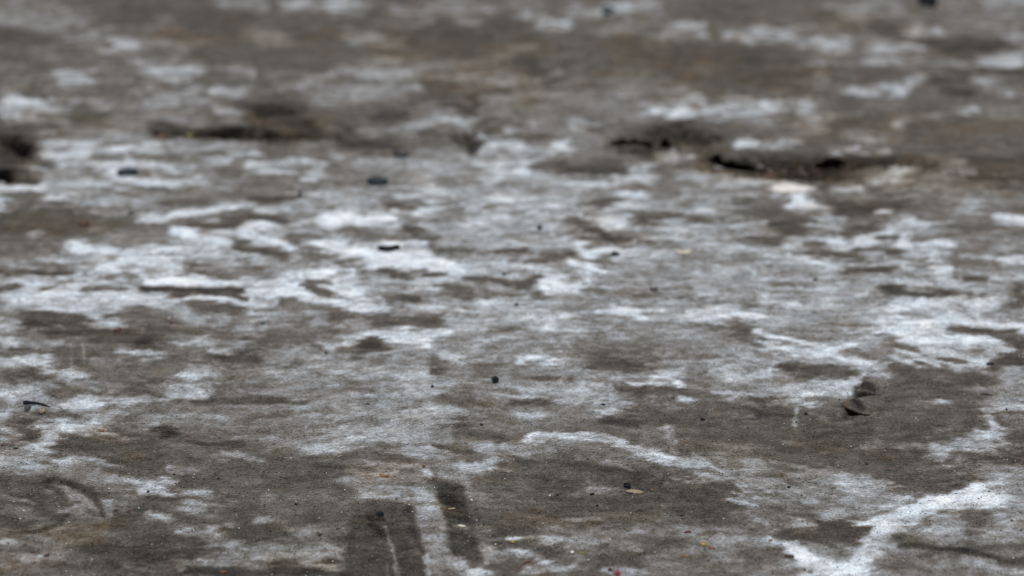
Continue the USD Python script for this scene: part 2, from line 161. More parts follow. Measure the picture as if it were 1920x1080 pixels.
(640, 720): """41 36 50,30 230,50;73 20 300,20 500,20 650,10;62 26 320,50 600,60;55 55 700,30 850,30;67 22 960,60 1050,70;32 12 970,105 1150,100;43 14 850,40 960,45;59 55 1150,40 1400,60;62 45 1460,60 1500,60;32 20 1560,30 1920,40;82 13 1640,5 1900,0;82 16 1740,90 1860,85 1920,90
54 80 50,130 300,140;58 64 450,230 600,180;39 55 720,90 820,130;52 55 950,170 1100,200;65 18 1000,180 1100,170;47 20 1150,150 1250,180;67 20 1450,170 1530,160 1640,190;29 28 1520,200 1640,225;33 55 1700,150 1850,200;58 12 1790,260 1840,240;61 12 1840,280 1880,330;54 18 1830,230 1870,230
33 26 680,250 800,270 900,290;30 22 780,300 900,300 1000,290;83 22 1080,295 1200,280 1350,300;75 20 1350,310 1480,300 1560,330;74 18 1560,340 1700,380 1900,430;78 20 1760,400 1920,440;64 14 1340,410 1480,430 1600,460;43 36 1280,340 1500,360 1600,400;60 28 20,340 200,300
40 28 100,360 280,340;34 36 30,410 300,410;58 52 400,370 460,370;32 16 540,360 620,355 720,375;38 36 640,380 800,400;63 26 820,360 960,420;67 20 700,480 850,440;57 36 950,360 1200,370;35 55 850,520 1100,480 1300,440;33 75 1000,600 1300,560 1500,520
56 55 250,500 120,560;60 45 330,600 150,600;53 28 280,480 320,480;60 36 460,620 500,620;57 28 640,520 720,590;30 18 520,520 560,560;61 12 480,480 500,520;54 22 1000,570 1060,580;55 14 960,690 1010,690;53 12 1090,690 1200,690;49 36 1450,590 1550,610;56 16 1400,580 1600,570
39 65 850,640 1000,640;33 75 900,760 1200,760 1500,680 1800,620;31 52 1600,540 1900,560;57 9 1260,765 1500,762;57 9 1700,770 1860,775;35 52 1500,760 1800,740;48 45 1250,830 1600,830 1800,830;56 22 1700,820 1900,820;75 14 950,870 1080,885 1150,880;65 18 1100,890 1300,870;57 20 1280,910 1400,890
33 36 850,900 1000,920;55 14 870,955 980,955;67 22 1040,960 1150,1000;34 32 880,1000 1000,1010;62 26 1080,1040 1250,1050;58 34 1350,960 1600,940;63 16 1280,945 1320,945;33 32 1400,990 1700,980;33 26 1750,900 1900,880;56 26 1500,1060 1700,1060;50 36 1750,1000 1900,1000
54 36 470,700 550,720;55 26 450,780 540,780;52 52 520,860 540,900;65 22 480,1000 600,990 700,1000;56 50 530,1000 590,1000;40 26 520,1050 600,1050;58 26 780,800 830,820;56 40 800,880 810,980;71 28 790,1040 740,1060;53 36 740,640 720,620
""",
(1280, 720): """34 50 0,60 200,90;75 22 300,90 500,70;78 36 560,80 700,110;64 22 200,50 500,30;79 26 700,60 900,50;66 26 620,20 900,20;62 12 640,130 630,200;48 9 625,210 625,300;49 34 330,190 420,180;56 22 270,90 300,90;29 62 480,160 560,170;35 52 150,180 250,150;66 22 0,90 20,90
33 52 700,170 750,200;55 22 800,200 960,220;53 16 940,250 1100,260;33 52 1100,60 1400,60 1600,40;33 90 1150,220 1400,230;64 12 1370,130 1440,110 1580,125;54 20 1310,160 1400,140;36 36 1450,160 1600,180;29 52 1660,180 1700,180;51 45 1700,60 1900,100;61 12 1700,150 1900,130
68 20 1710,170 1760,240;82 26 1700,300 1780,290;67 20 1540,340 1650,350;72 20 1780,320 1860,350;63 20 1680,370 1900,375;34 36 1870,300 1900,300;35 55 100,280 400,310;33 85 700,330 1000,350;34 52 480,420 520,420;50 20 1040,360 1080,360;46 12 300,350 420,350
49 12 720,450 850,465;52 45 150,430 400,440;63 20 0,440 90,450;58 52 50,520 350,500;61 16 1330,345 1400,340;68 22 1400,370 1480,380;61 20 1400,430 1560,470;58 20 1570,430 1560,470;49 26 1240,380 1300,350;29 52 1650,430 1850,430;33 75 1200,480 1500,540;35 52 780,500 820,500;32 34 620,510 800,495
56 26 800,540 950,560 1100,590;54 80 700,600 1000,640;65 20 900,560 1000,620;57 45 400,620 500,580;61 16 200,530 380,660;67 12 280,630 400,660;61 36 1000,650 1150,640;29 52 50,600 200,610;33 62 0,680 200,700;35 52 250,720 350,700;43 52 430,700 470,700;58 18 420,760 500,790;63 20 640,780 760,790
34 20 520,700 700,730 800,770;28 20 820,790 1000,810 1080,820;56 26 850,750 1000,750;29 45 600,850 1000,840;86 32 1050,780 1200,740 1300,700 1480,660;84 26 1480,660 1640,630 1780,640;82 22 1650,580 1780,560;79 26 1700,670 1790,640;79 26 1150,790 1300,740 1400,690;73 25 1120,840 1180,830;71 22 1240,790 1280,790
71 36 1100,900 1080,880;73 36 1000,960 1100,920;82 26 480,880 580,930 700,960;88 32 640,950 760,1000 900,1020 1000,1030;85 36 700,1040 900,1060 1000,1060;80 22 950,1000 1010,980;75 18 950,930 970,930;51 36 800,910 950,920;33 10 580,970 630,980;54 36 1750,520 1900,500;58 36 1820,600 1900,620
56 36 1860,740 1900,720;58 45 1450,820 1560,790;50 36 1470,900 1530,900;35 32 1600,740 1700,760;33 26 1600,850 1700,800;60 45 1800,820 1900,850;63 20 1700,900 1800,880;27 22 1200,880 1300,890 1380,910;25 26 1450,940 1600,960 1750,980;33 26 1750,920 1900,910;31 22 1800,1000 1900,1010
47 55 1150,1000 1400,980;39 34 1200,1030 1280,1020;54 22 1400,1000 1560,1040;63 26 1720,1040 1900,1060;58 18 1600,990 1700,1010;55 36 100,830 300,850;42 36 30,900 70,900;50 45 200,930 400,950;56 26 250,980 350,1010;39 52 430,960 470,960;43 52 80,1000 120,1000;49 52 330,1050 370,1050;48 36 540,1020 580,1020""",
}
# thin marks and painted hollow shade, then rust, olive and tan tints in photo pixels: amount, half thickness, points
MARKS = """50 2.2 723,985 732,1020 742,1068;48 2.6 742,1060 745,1090;42 1.6 723,1055 726,1085;60 3.0 780,960 786,1000 793,1040 799,1085;46 1.6 135,640 136,690;54 2.0 157,645 158,680;40 2.4 843,958 868,962;46 2.2 855,984 878,988
20 4 694,968 716,974;21 5 700,980 718,1000;20 6 830,925 850,940;20 6 845,962 872,966;25 5 770,955 781,1000 790,1040;29 4.5 100,900 140,906 168,922 188,946 196,968;50 5 106,908 140,920 165,938 176,956;30 5 40,905 80,906 108,918 122,938;26 3 20,1000 70,998 108,985 128,965;46 3 10,930 40,936 60,944;44 3 12,948 45,952
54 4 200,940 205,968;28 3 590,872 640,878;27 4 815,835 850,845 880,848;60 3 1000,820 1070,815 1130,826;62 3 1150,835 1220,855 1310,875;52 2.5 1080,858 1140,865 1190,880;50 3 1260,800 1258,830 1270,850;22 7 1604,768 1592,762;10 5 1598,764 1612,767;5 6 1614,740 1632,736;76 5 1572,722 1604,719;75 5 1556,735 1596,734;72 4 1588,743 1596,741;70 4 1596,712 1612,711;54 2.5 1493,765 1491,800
48 4 180,905 250,930;58 3 1380,905 1420,930;60 3 1370,935 1415,950;56 3 1560,930 1620,955;26 4 1560,985 1640,994;25 5 1690,1020 1790,1030 1860,1044;60 3 1640,1000 1610,1040;56 3 1430,1010 1480,1030;62 2.5 1430,480 1500,490 1580,505;62 2 500,545 560,520;66 2.5 100,545 180,520
83 4 136,459 190,470 246,478;80 4 246,478 290,470 340,464;80 3.5 280,412 340,400 400,393 440,387;80 5 337,431 365,443;76 5 380,448 430,455;83 5 455,430 505,448 545,466;86 4 275,531 360,528 450,533;82 3 350,558 420,562 490,572;82 4 470,545 550,545 625,565;86 5 610,408 680,413 740,410
74 2.5 785,420 815,432;85 5 590,455 640,470 700,480;83 4 550,520 620,507 660,505;27 3 270,541 340,541 450,545;29 4 390,549 460,561;29 4 445,463 500,470 530,475;31 5 470,405 530,415;32 5 360,420 420,425;30 5 470,370 550,372;30 3 735,515 800,505
86 3 1075,497 1130,510;84 6 1030,545 1080,540;82 4 1120,585 1160,580 1200,592;84 5 1295,590 1350,583 1420,590;80 3 1440,480 1500,487 1570,503;82 4 1420,625 1500,640 1560,655 1600,650;80 4 1445,650 1500,658 1570,668;85 5 1680,605 1760,600 1850,608;84 5 1690,640 1780,640 1870,636
76 3 1680,655 1720,670 1760,685;73 3 1700,660 1760,678 1800,688;33 4 1780,618 1840,622 1900,640;63 2.5 1300,850 1350,880 1400,910;62 2 1400,900 1450,925;60 2 1440,905 1490,935;62 2 1470,905 1530,940;86 6 1640,975 1700,962 1780,940 1850,930;86 7 1490,1030 1550,1050 1600,1062;76 6 1650,980 1625,1020 1605,1055"""
RUST = """70 14 190,990 225,985;45 16 100,1005 170,1010;30 18 20,1010 100,1030;60 8 690,890 740,896;35 22 690,890 740,880;60 16 1330,315 1480,328;60 14 1440,320 1580,318;55 14 1600,300 1760,310;45 18 1700,300 1910,315;40 12 1280,270 1330,285;45 9 1200,285 1240,290;50 12 1440,330 1560,322;40 16 1620,320 1900,330
45 12 1700,305 1760,312;40 14 500,240 620,225;40 9 290,248 480,250;35 16 10,270 50,320;45 14 480,215 600,240;30 20 1110,428 1160,440;35 12 1570,384 1650,388;25 12 1440,426 1480,440;40 12 1770,85 1860,85;40 10 1770,165 1800,170;25 22 1380,140 1460,140
40 10 1090,155 1120,160;25 12 1180,90 1280,130;30 14 190,810 250,850;30 10 170,618 240,620;35 16 40,415 190,420;50 10 840,940 860,960;35 20 690,985 720,990;28 16 890,1040 910,1030;25 10 780,330 800,345;30 24 0,1040 60,1060;30 20 560,1050 620,1065;25 24 640,1040 700,1060;38 40 740,80 960,110;30 34 860,150 1000,160;38 44 1180,90 1300,130;40 44 1320,120 1480,150;36 26 1500,240 1900,240;45 24 1480,335 1900,335;32 26 330,60 600,80;34 20 1540,40 1700,55;40 16 1260,255 1340,272;28 20 60,235 240,225;25 14 40,1000 130,1010;22 30 980,985 1120,970;22 30 1330,830 1450,860;22 30 1500,830 1640,850"""
# relief in photo pixels: depth in tenths of a millimetre, half thickness, points
RELIEF = """-110 9 15,262 40,276;-30 14 5,300 60,290;-100 7 2,322 15,335;-80 7 35,334 66,337;-60 8 290,246 480,250;-110 8 420,250 560,252;-60 18 500,215 560,240;-45 12 878,190 895,295;-60 9 870,255 885,270
-70 9 1150,262 1250,265;-80 14 1250,245 1320,260;-60 14 1340,310 1590,320;-40 8 1600,305 1720,305;-25 8 1820,328 1910,325;18 16 790,230 880,228;12 20 640,130 760,145;14 14 545,378 680,378;10 10 780,372 1010,400;14 9 400,645 480,655;10 8 880,535 1010,530;10 12 1280,375 1400,385;8 14 1400,480 1560,510
-12 6 100,900 150,922 185,950 195,970;8 12 110,935 160,950;-10 12 825,915 885,1000;-10 26 690,960 760,1070;6 30 680,895 760,905;-8 20 1440,775 1470,780;-14 8 300,735 390,755;-30 8 1145,438 1180,460;-100 7 1597,764 1622,766;-130 9 1618,757 1640,755;-120 7 1618,738 1632,736;-110 8 1628,730 1645,728;-16 8 700,795 760,800"""

# ---------------------------------------------------------------- the paving's tone, tint and relief as fields over the ground
def sstep(a, b, x):
    t = np.clip((x - a) / (b - a), 0, 1)
    return t * t * (3 - 2 * t)

MARGIN, HALF = 60, 2.0                                   # map cells are two photo pixels wide
NX, NY = int(W / HALF) + 2 * MARGIN, int(H / HALF) + 2 * MARGIN
def parse(text):
    for line in text.replace('\n', ';').split(';'):
        a = line.split()
        if len(a) > 2:
            yield float(a[0]), float(a[1]), np.array([[float(v) for v in p.split(',')] for p in a[2:]])
STRETCH = 1.7
def p3(x, y, k, seed=0):
    return np.stack([x * k + 31.7 + seed * 3.1, y * k + 17.3, np.full_like(x, 0.37 + seed)], -1)
def unit(v):
    return (v - v.mean()) / v.std()
def map_points():
    mx, my = np.meshgrid((np.arange(NX) - MARGIN) * HALF, (np.arange(NY) - MARGIN) * HALF)
    return at(mx, np.maximum(my, -115))
MAPX, MAPY = map_points()
def flow(x, y, seed=0):
    """Ground points bent along slow swirls, so that broom marks and run-off wander."""
    return (x + 0.030 * (meshkit.fbm(p3(x, y, 7, 70 + seed), 2, 70 + seed) - 0.5) + 0.008 * (meshkit.fbm(p3(x, y, 38, 73 + seed), 3, 73 + seed) - 0.5),
            y + 0.110 * (meshkit.fbm(p3(x, y, 6, 71 + seed), 2, 71 + seed) - 0.5) + 0.016 * (meshkit.fbm(p3(x, y, 30, 74 + seed), 3, 74 + seed) - 0.5))
FX, FY = flow(MAPX, MAPY)
RAGGED = [unit(0.50 * unit(meshkit.fbm(p3(MAPX * 0.6, MAPY, 62, 40 + k), 3, 50 + k)) + 0.62 * unit(meshkit.fbm(p3(FX * 0.30, FY, 130, 44 + k), 3, 60 + k))
               + 0.42 * unit(meshkit.fbm(p3(FX * 0.45, FY, 380, 47 + k), 2, 64 + k))) for k in range(3)]
def stroke_cover(pts, half, hard=0.12, soft=1.72, ragged_by=0.50, seed=0):
    """Cover (0 to 1) of a soft stroke over the map and the slice of the map that it touches; pts and half in photo pixels."""
    p = pts / HALF + MARGIN
    hw = max(half / HALF, 0.7)
    rx, ry = hw * (soft + 0.9) * STRETCH + 1, hw * (soft + 0.9) + 1
    x0, x1 = int(max(p[:, 0].min() - rx, 0)), int(min(p[:, 0].max() + rx + 1, NX))
    y0, y1 = int(max(p[:, 1].min() - ry, 0)), int(min(p[:, 1].max() + ry + 1, NY))
    if x1 <= x0 or y1 <= y0:
        return None, None
    gx, gy = np.meshgrid((np.arange(x0, x1)) / STRETCH, np.arange(y0, y1).astype(float))
    q = p.copy()
    q[:, 0] /= STRETCH
    d = np.full(gx.shape, 1e9)
    if len(q) == 1:
        q = np.vstack([q, q + [0.01, 0]])
    for a, b in zip(q[:-1], q[1:]):
        ab = b - a
        t = np.clip(((gx - a[0]) * ab[0] + (gy - a[1]) * ab[1]) / max(ab @ ab, 1e-9), 0, 1)
        d = np.minimum(d, np.hypot(gx - a[0] - t * ab[0], gy - a[1] - t * ab[1]))
    n = np.roll(RAGGED[seed % len(RAGGED)], 37 * seed, axis=1)[y0:y1, x0:x1]
    return 1 - sstep(hard, soft, d / hw + ragged_by * n), (slice(y0, y1), slice(x0, x1))

def smooth_grid(g):
    from scipy.ndimage import map_coordinates, gaussian_filter
    gx, gy = np.meshgrid((np.arange(NX) - MARGIN) * HALF / 160 - 0.5, (np.arange(NY) - MARGIN) * HALF / 120 - 0.5)
    return map_coordinates(g, [gy, gx], order=1, mode='nearest')

from scipy.ndimage import map_coordinates
TONE = smooth_grid(BASE)
COUNT = 0
for (ox, oy), text in STROKES.items():
    for tone, half, pts in parse(text):
        COUNT += 1
        a, s = stroke_cover(pts / 3 + [ox, oy], half / 3 * (1.18 if tone > 60 else 1.12), seed=COUNT)
        if a is not None:
            a = 0.95 * a
            TONE[s] = TONE[s] * (1 - a) + tone / 100 * a
import shapely
for tone, soft, poly in ((29, 7.0, [(664, 944), (690, 938), (772, 943), (779, 975), (788, 1020), (797, 1090), (640, 1090), (650, 1010)]),
                         (24, 6.0, [(822, 912), (836, 905), (860, 907), (872, 930), (884, 955), (894, 985), (893, 1020), (897, 1052), (884, 1056), (868, 1040), (850, 1042), (841, 1000), (836, 970), (830, 940)])):
    y0 = int(880 / HALF + MARGIN); x0, x1 = int(600 / HALF + MARGIN), int(940 / HALF + MARGIN)
    gx_, gy_ = np.meshgrid((np.arange(x0, x1) - MARGIN) * HALF, (np.arange(y0, NY) - MARGIN) * HALF)
    pts_ = shapely.points(gx_.ravel(), gy_.ravel()); pg = shapely.Polygon(poly)
    d = np.where(shapely.contains(pg, pts_), -1, 1) * shapely.distance(pg.exterior, pts_)
    rg = RAGGED[1][y0:NY, x0:x1]
    a = 0.80 * (1 - sstep(-soft, soft, d.reshape(gx_.shape) + 3.5 * rg)) * (1 - 0.40 * sstep(0.3, 1.8, rg))
    TONE[y0:NY, x0:x1] = TONE[y0:NY, x0:x1] * (1 - a) + tone / 100 * a
for tone, half, pts in parse(MARKS):                      # thin scratches, arcs and rims that keep their line; shade painted under flakes
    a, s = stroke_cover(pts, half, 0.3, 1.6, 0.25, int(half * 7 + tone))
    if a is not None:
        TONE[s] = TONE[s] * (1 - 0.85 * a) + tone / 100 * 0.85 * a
TINT = np.zeros((NY, NX))
for v, half, pts in parse(RUST):
    a, s = stroke_cover(pts, half, 0.1, 1.7, 0.4, 7)
    if a is not None:
        TINT[s] = np.maximum(TINT[s], a * v / 100)
DEPTH = np.zeros((NY, NX))
for v, half, pts in parse(RELIEF):
    a, s = stroke_cover(pts, half, 0.4, 1.5, 0.3, 3)
    if a is not None:
        DEPTH[s] += a * v * 1e-4

def sample(img, px, py):
    return map_coordinates(img, [np.clip(py, -110, 1190) / HALF + MARGIN, np.clip(px, -110, 2030) / HALF + MARGIN], order=1, mode='nearest')

def fields(x, y, warp=1.0):
    """tone, tint, height at points of the paving."""
    wx = 0.0020 * (meshkit.fbm(p3(x, y, 55, 1), 4, 1) - 0.5) * 2 + 0.0040 * (meshkit.fbm(p3(x, y, 16, 2), 2, 2) - 0.5)
    wy = 0.0030 * (meshkit.fbm(p3(x, y, 55, 3), 4, 3) - 0.5) * 2 + 0.0050 * (meshkit.fbm(p3(x, y, 16, 4), 2, 4) - 0.5)
    px, py = pixel(x + warp * wx, np.maximum(y + warp * wy, 0.02))
    py = np.clip(py, -4000, 8000)
    px = np.clip(px, -8000, 8000)
    away = sstep(0, 160, np.maximum.reduce([-px - 20, px - W - 20, -py - 20, py - H - 20, 0 * px]))
    qx_, qy_ = flow(x, y, 5)
    n1 = (meshkit.fbm(p3(x * 0.7, y, 44, 5), 4, 5) - 0.5) / 0.12
    n2 = (meshkit.fbm(p3(qx_ * 0.36, qy_, 120, 6), 4, 6) - 0.5) / 0.12
    n3 = (meshkit.fbm(p3(qx_ * 0.7, qy_, 400, 11), 2, 11) - 0.5) / 0.15
    n4 = (meshkit.fbm(p3(x, y, 210, 12), 3, 12) - 0.5) / 0.12
    ns = np.tanh(1.1 * n1) * 0.036 + np.tanh(1.2 * n2) * 0.052 + 0.026 * np.tanh(n3) + 0.046 * np.tanh(n4)
    wide = np.clip(0.44 + 1.1 * (meshkit.fbm(p3(x, y, 9, 7), 5, 7) - 0.5), 0.25, 0.85)
    tone = sample(TONE, px, py) * (1 - away) + wide * away
    tone = 0.468 + 1.15 * (tone - 0.475)
    tint = sample(TINT, px, py) * (1 - away)
    qx, qy = pixel(x + 0.4 * wx, np.maximum(y + 0.4 * wy, 0.02))
    relief = sample(DEPTH, np.clip(qx, -8000, 8000), np.clip(qy, -4000, 8000)) * (1 - away)
    far = sstep(1.9, 2.3, y)
    ns = ns + far * (0.030 * np.tanh(1.2 * n4) + 0.020 * np.tanh(n1))
    tint = np.clip(tint + (0.42 + 0.45 * far) * np.clip((meshkit.fbm(p3(x * 0.8, y, 70, 15), 4, 15) - 0.56) / 0.12, 0, 0.6) * (1 - sstep(0.36, 0.58, tone)) , 0, 1)
    rx_, ry_ = flow(x, y, 9)
    v1 = 1 - np.abs(2 * meshkit.fbm(p3(rx_ * 0.20, ry_, 62, 21), 3, 21) - 1) / 0.24
    v2 = 1 - np.abs(2 * meshkit.fbm(p3(rx_ * 0.26, ry_, 105, 22), 2, 22) - 1) / 0.30
    v3 = 1 - np.abs(2 * meshkit.fbm(p3(qx_ * 0.20, qy_, 80, 23), 3, 23) - 1) / 0.24
    near = sstep(2.5, 1.9, y) * (1 - 0.45 * sstep(1.62, 1.42, y))
    wisp = np.clip(0.75 * sstep(0.72, 0.99, v1) + 0.65 * sstep(0.76, 0.99, v2), 0, 1) * sstep(0.42, 0.60, tone) * (1 - sstep(0.74, 0.9, tone))
    gash = sstep(0.72, 0.99, v3) * sstep(0.44, 0.62, tone)
    ns = ns * 0.92 + near * (0.105 * wisp - 0.095 * gash)
    tone = tone - 0.018 - 0.028 * far
    tone = tone + ns * (0.50 + 0.75 * sstep(0.30, 0.52, tone)) * (1 - 0.30 * sstep(0.62, 0.88, tone))
    z = 0.0040 * (meshkit.fbm(p3(x, y, 11, 8), 3, 8) - 0.5) + 0.00016 * n1 + 0.00008 * n2 + 0.00007 * n4 + 0.0004 * (tone - 0.45) + relief
    return tone, tint, z

def ground_z(px, py):
    x, y = at(np.array([float(px)]), np.array([float(py)]))
    return float(x[0]), float(y[0]), float(fields(x, y)[2][0])

# ---------------------------------------------------------------- materials
def lin(s):
    s = np.asarray(s, float)
    return np.where(s < 0.04045, s / 12.92, ((s + 0.055) / 1.055) ** 2.4)
GAIN = 1.0
def tone_ramp():
    stops = []
    for s in np.linspace(0, 1, 21):
        cool = sstep(0.48, 0.82, s)
        warm = 1 - sstep(0.34, 0.58, s)
        c = lin(s) * np.array([1 + 0.118 * warm - 0.055 * cool, 1.0, 1 - 0.140 * warm + 0.065 * cool])
        stops.append((s, tuple(np.clip(c * GAIN, 0.004, 0.88))))
    return stops

def concrete(path, soil=False):
    nodes = {
        'geo': ('geometry', {}),
        'att': ('attribute', {'attribute': 'stain'}),
        'sep': ('separate_color', {'color_type': 'rgb'}),
        'stretch': ('mapping', {'mapping_type': 'point', 'scale': (0.72, 1.0, 1.0)}),
        'coarse': ('noise_texture', {'scale': 95.0, 'detail': 6.0, 'roughness': 0.62, 'distortion': 0.6}),
        'fine': ('noise_texture', {'scale': 540.0, 'detail': 4.0, 'roughness': 0.7, 'distortion': 0.3}),
        'sand': ('noise_texture', {'scale': 1500.0, 'detail': 2.0, 'roughness': 0.6}),
        'pore': ('voronoi_texture', {'scale': 260.0, 'feature': 'f1', 'randomness': 1.0}),
        'ncoarse': ('math', {'math_type': 'subtract', 'value2': 0.5}),
        'nfine': ('math', {'math_type': 'subtract', 'value2': 0.5}),
        'acoarse': ('math', {'math_type': 'multiply', 'value2': 0.50}),
        'afine': ('math', {'math_type': 'multiply', 'value2': 0.66}),
        'nsum': ('math', {'math_type': 'add'}),
        'mid': ('map_range', {'from_min': 0.25, 'from_max': 0.6, 'to_min': 0.55, 'to_max': 1.0, 'clamp': True}),
        'nscaled': ('math', {'math_type': 'multiply'}),
        'tone': ('math', {'math_type': 'add'}),
        'sandy': ('map_range', {'from_min': 0.34, 'from_max': 0.66, 'to_min': -0.06, 'to_max': 0.06, 'clamp': True}),
        'tone2': ('math', {'math_type': 'add'}),
        'porecut': ('map_range', {'from_min': 0.13, 'from_max': 0.21, 'to_min': -0.14, 'to_max': 0.0, 'clamp': True}),
        'tone3': ('math', {'math_type': 'add', 'use_clamp': True}),
        'ramp': ('rgb_ramp', {'ramp': tone_ramp()}),
        'hue': ('noise_texture', {'scale': 38.0, 'detail': 4.0, 'roughness': 0.6}),
        'huer': ('rgb_ramp', {'ramp': [(0.34, (0.97, 1.0, 1.01)), (0.5, (1.0, 1.0, 1.0)), (0.68, (1.03, 0.995, 0.955))]}),
        'tinted': ('mix', {'mix_type': 'multiply', 'fac': 1.0}),
        'rustmul': ('mix', {'mix_type': 'multiply', 'color2': (1.0, 0.78, 0.52)}),
        'bsdf': ('principled_bsdf', {'roughness': 0.62, 'specular_ior_level': 0.02, 'diffuse_roughness': 0.6}),
        'rough': ('map_range', {'from_min': 0.25, 'from_max': 0.7, 'to_min': 0.5, 'to_max': 0.8, 'clamp': True}),
        'bh1': ('math', {'math_type': 'multiply', 'value2': 1.0}),
        'bh2': ('math', {'math_type': 'multiply_add', 'value2': 0.35}),
        'bump': ('bump', {'strength': 0.8, 'distance': 0.0016}),
    }
    links = [('att.color', 'sep.color'), ('geo.position', 'stretch.vector'), ('stretch.vector', 'coarse.vector'), ('geo.position', 'fine.vector'),
             ('geo.position', 'sand.vector'), ('geo.position', 'pore.vector'), ('geo.position', 'hue.vector'),
             ('coarse.fac', 'ncoarse.value1'), ('fine.fac', 'nfine.value1'), ('ncoarse.value', 'acoarse.value1'), ('nfine.value', 'afine.value1'),
             ('acoarse.value', 'nsum.value1'), ('afine.value', 'nsum.value2'), ('sep.r', 'mid.value'), ('nsum.value', 'nscaled.value1'), ('mid.result', 'nscaled.value2'),
             ('sep.r', 'tone.value1'), ('nscaled.value', 'tone.value2'), ('sand.fac', 'sandy.value'), ('tone.value', 'tone2.value1'), ('sandy.result', 'tone2.value2'),
             ('pore.distance', 'porecut.value'), ('tone2.value', 'tone3.value1'), ('porecut.result', 'tone3.value2'), ('tone3.value', 'ramp.fac'),
             ('hue.fac', 'huer.fac'), ('ramp.color', 'tinted.color1'), ('huer.color', 'tinted.color2'),
             ('tinted.color', 'rustmul.color1'), ('sep.g', 'rustmul.fac'), ('rustmul.color', 'bsdf.base_color'),
             ('tone2.value', 'rough.value'), ('rough.result', 'bsdf.roughness'),
             ('coarse.fac', 'bh1.value1'), ('fine.fac', 'bh2.value1'), ('bh1.value', 'bh2.value3'), ('bh2.value', 'bump.height'), ('bump.normal', 'bsdf.normal')]
    return usdkit.material(stage, path, nodes, links, surface='bsdf.BSDF')
M_CONCRETE = concrete('/World/Looks/stained_concrete')

def plain(name, dark, light, rough=0.6, scale=900.0, spec=0.3):
    return usdkit.material(stage, '/World/Looks/' + name, {
        'geo': ('geometry', {}),
        'n': ('noise_texture', {'scale': scale, 'detail': 4.0, 'roughness': 0.65}),
        'ramp': ('rgb_ramp', {'ramp': [(0.32, dark), (0.68, light)]}),
        'bump': ('bump', {'strength': 0.4, 'distance': 0.0004}),
        'bsdf': ('principled_bsdf', {'roughness': rough, 'specular_ior_level': spec}),
    }, [('geo.position', 'n.vector'), ('n.fac', 'ramp.fac'), ('ramp.color', 'bsdf.base_color'), ('n.fac', 'bump.height'), ('bump.normal', 'bsdf.normal')], surface='bsdf.BSDF')
LOOK = {
    'black': plain('black_grit', (0.004, 0.005, 0.006), (0.016, 0.019, 0.022), 0.7, spec=0.12),
    'charcoal': plain('charcoal_grit', (0.016, 0.018, 0.022), (0.05, 0.05, 0.052), 0.7),
    'teal': plain('blue_black_grit', (0.004, 0.012, 0.018), (0.012, 0.030, 0.040), 0.65),
    'brown': plain('brown_husk', (0.022, 0.013, 0.008), (0.075, 0.046, 0.026), 0.65),
    'rust': plain('rust_chip', (0.045, 0.017, 0.009), (0.125, 0.048, 0.026), 0.65),
    'orange': plain('orange_straw', (0.12, 0.052, 0.016), (0.25, 0.125, 0.045), 0.55),
    'tan': plain('tan_flake', (0.17, 0.125, 0.08), (0.33, 0.26, 0.18), 0.7),
    'cream': plain('cream_flake', (0.36, 0.32, 0.25), (0.60, 0.55, 0.46), 0.7),
    'yellow': plain('yellow_petal', (0.25, 0.16, 0.02), (0.42, 0.29, 0.05), 0.5),
    'moss': plain('moss_speck', (0.12, 0.11, 0.025), (0.24, 0.21, 0.05), 0.7),
    'red': plain('red_berry', (0.14, 0.012, 0.02), (0.27, 0.03, 0.045), 0.35, spec=0.5),
    'grey': plain('grey_stone', (0.14, 0.13, 0.12), (0.30, 0.29, 0.275), 0.7),
    'white': plain('white_crumb', (0.55, 0.55, 0.55), (0.80, 0.81, 0.82), 0.7),
    'soil': plain('joint_soil', (0.014, 0.010, 0.007), (0.060, 0.042, 0.027), 0.85, 350.0, 0.15),
}

# ---------------------------------------------------------------- prims
USED = {}
def numbered(base):
    USED[base] = USED.get(base, 0) + 1
    n = USED[base] - 1
    return base if n == 0 else f'{base}_{n:03d}'
def tag(prim, label=None, category=None, group=None, kind=None):
    for k, v in (('label', label), ('category', category), ('group', group), ('kind', kind)):
        if v:
            prim.SetCustomDataByKey(k, v)
    return prim
def obj(name, m, material, parent='/World', smooth=False):
    path = f'{parent}/{numbered(name) if parent == "/World" else name}'
    return usdkit.mesh(stage, path, m, material, smooth)
def grid_faces(nr, nc):
    i = np.arange(nr * nc).reshape(nr, nc)
    a, b, c, d = i[:-1, :-1].ravel(), i[:-1, 1:].ravel(), i[1:, 1:].ravel(), i[1:, :-1].ravel()
    return np.vstack([np.stack([a, b, c], 1), np.stack([a, c, d], 1)])
def paint(mesh, tone, tint):
    c = np.stack([np.clip(tone, 0, 1), np.clip(tint, 0, 1), np.zeros_like(tone)], -1).astype(np.float32)
    UsdGeom.PrimvarsAPI(mesh).CreatePrimvar('stain', Sdf.ValueTypeNames.Color3fArray, 'vertex').Set(Vt.Vec3fArray.FromNumpy(c))  # red carries stain tone and painted hollow shade, green the tint

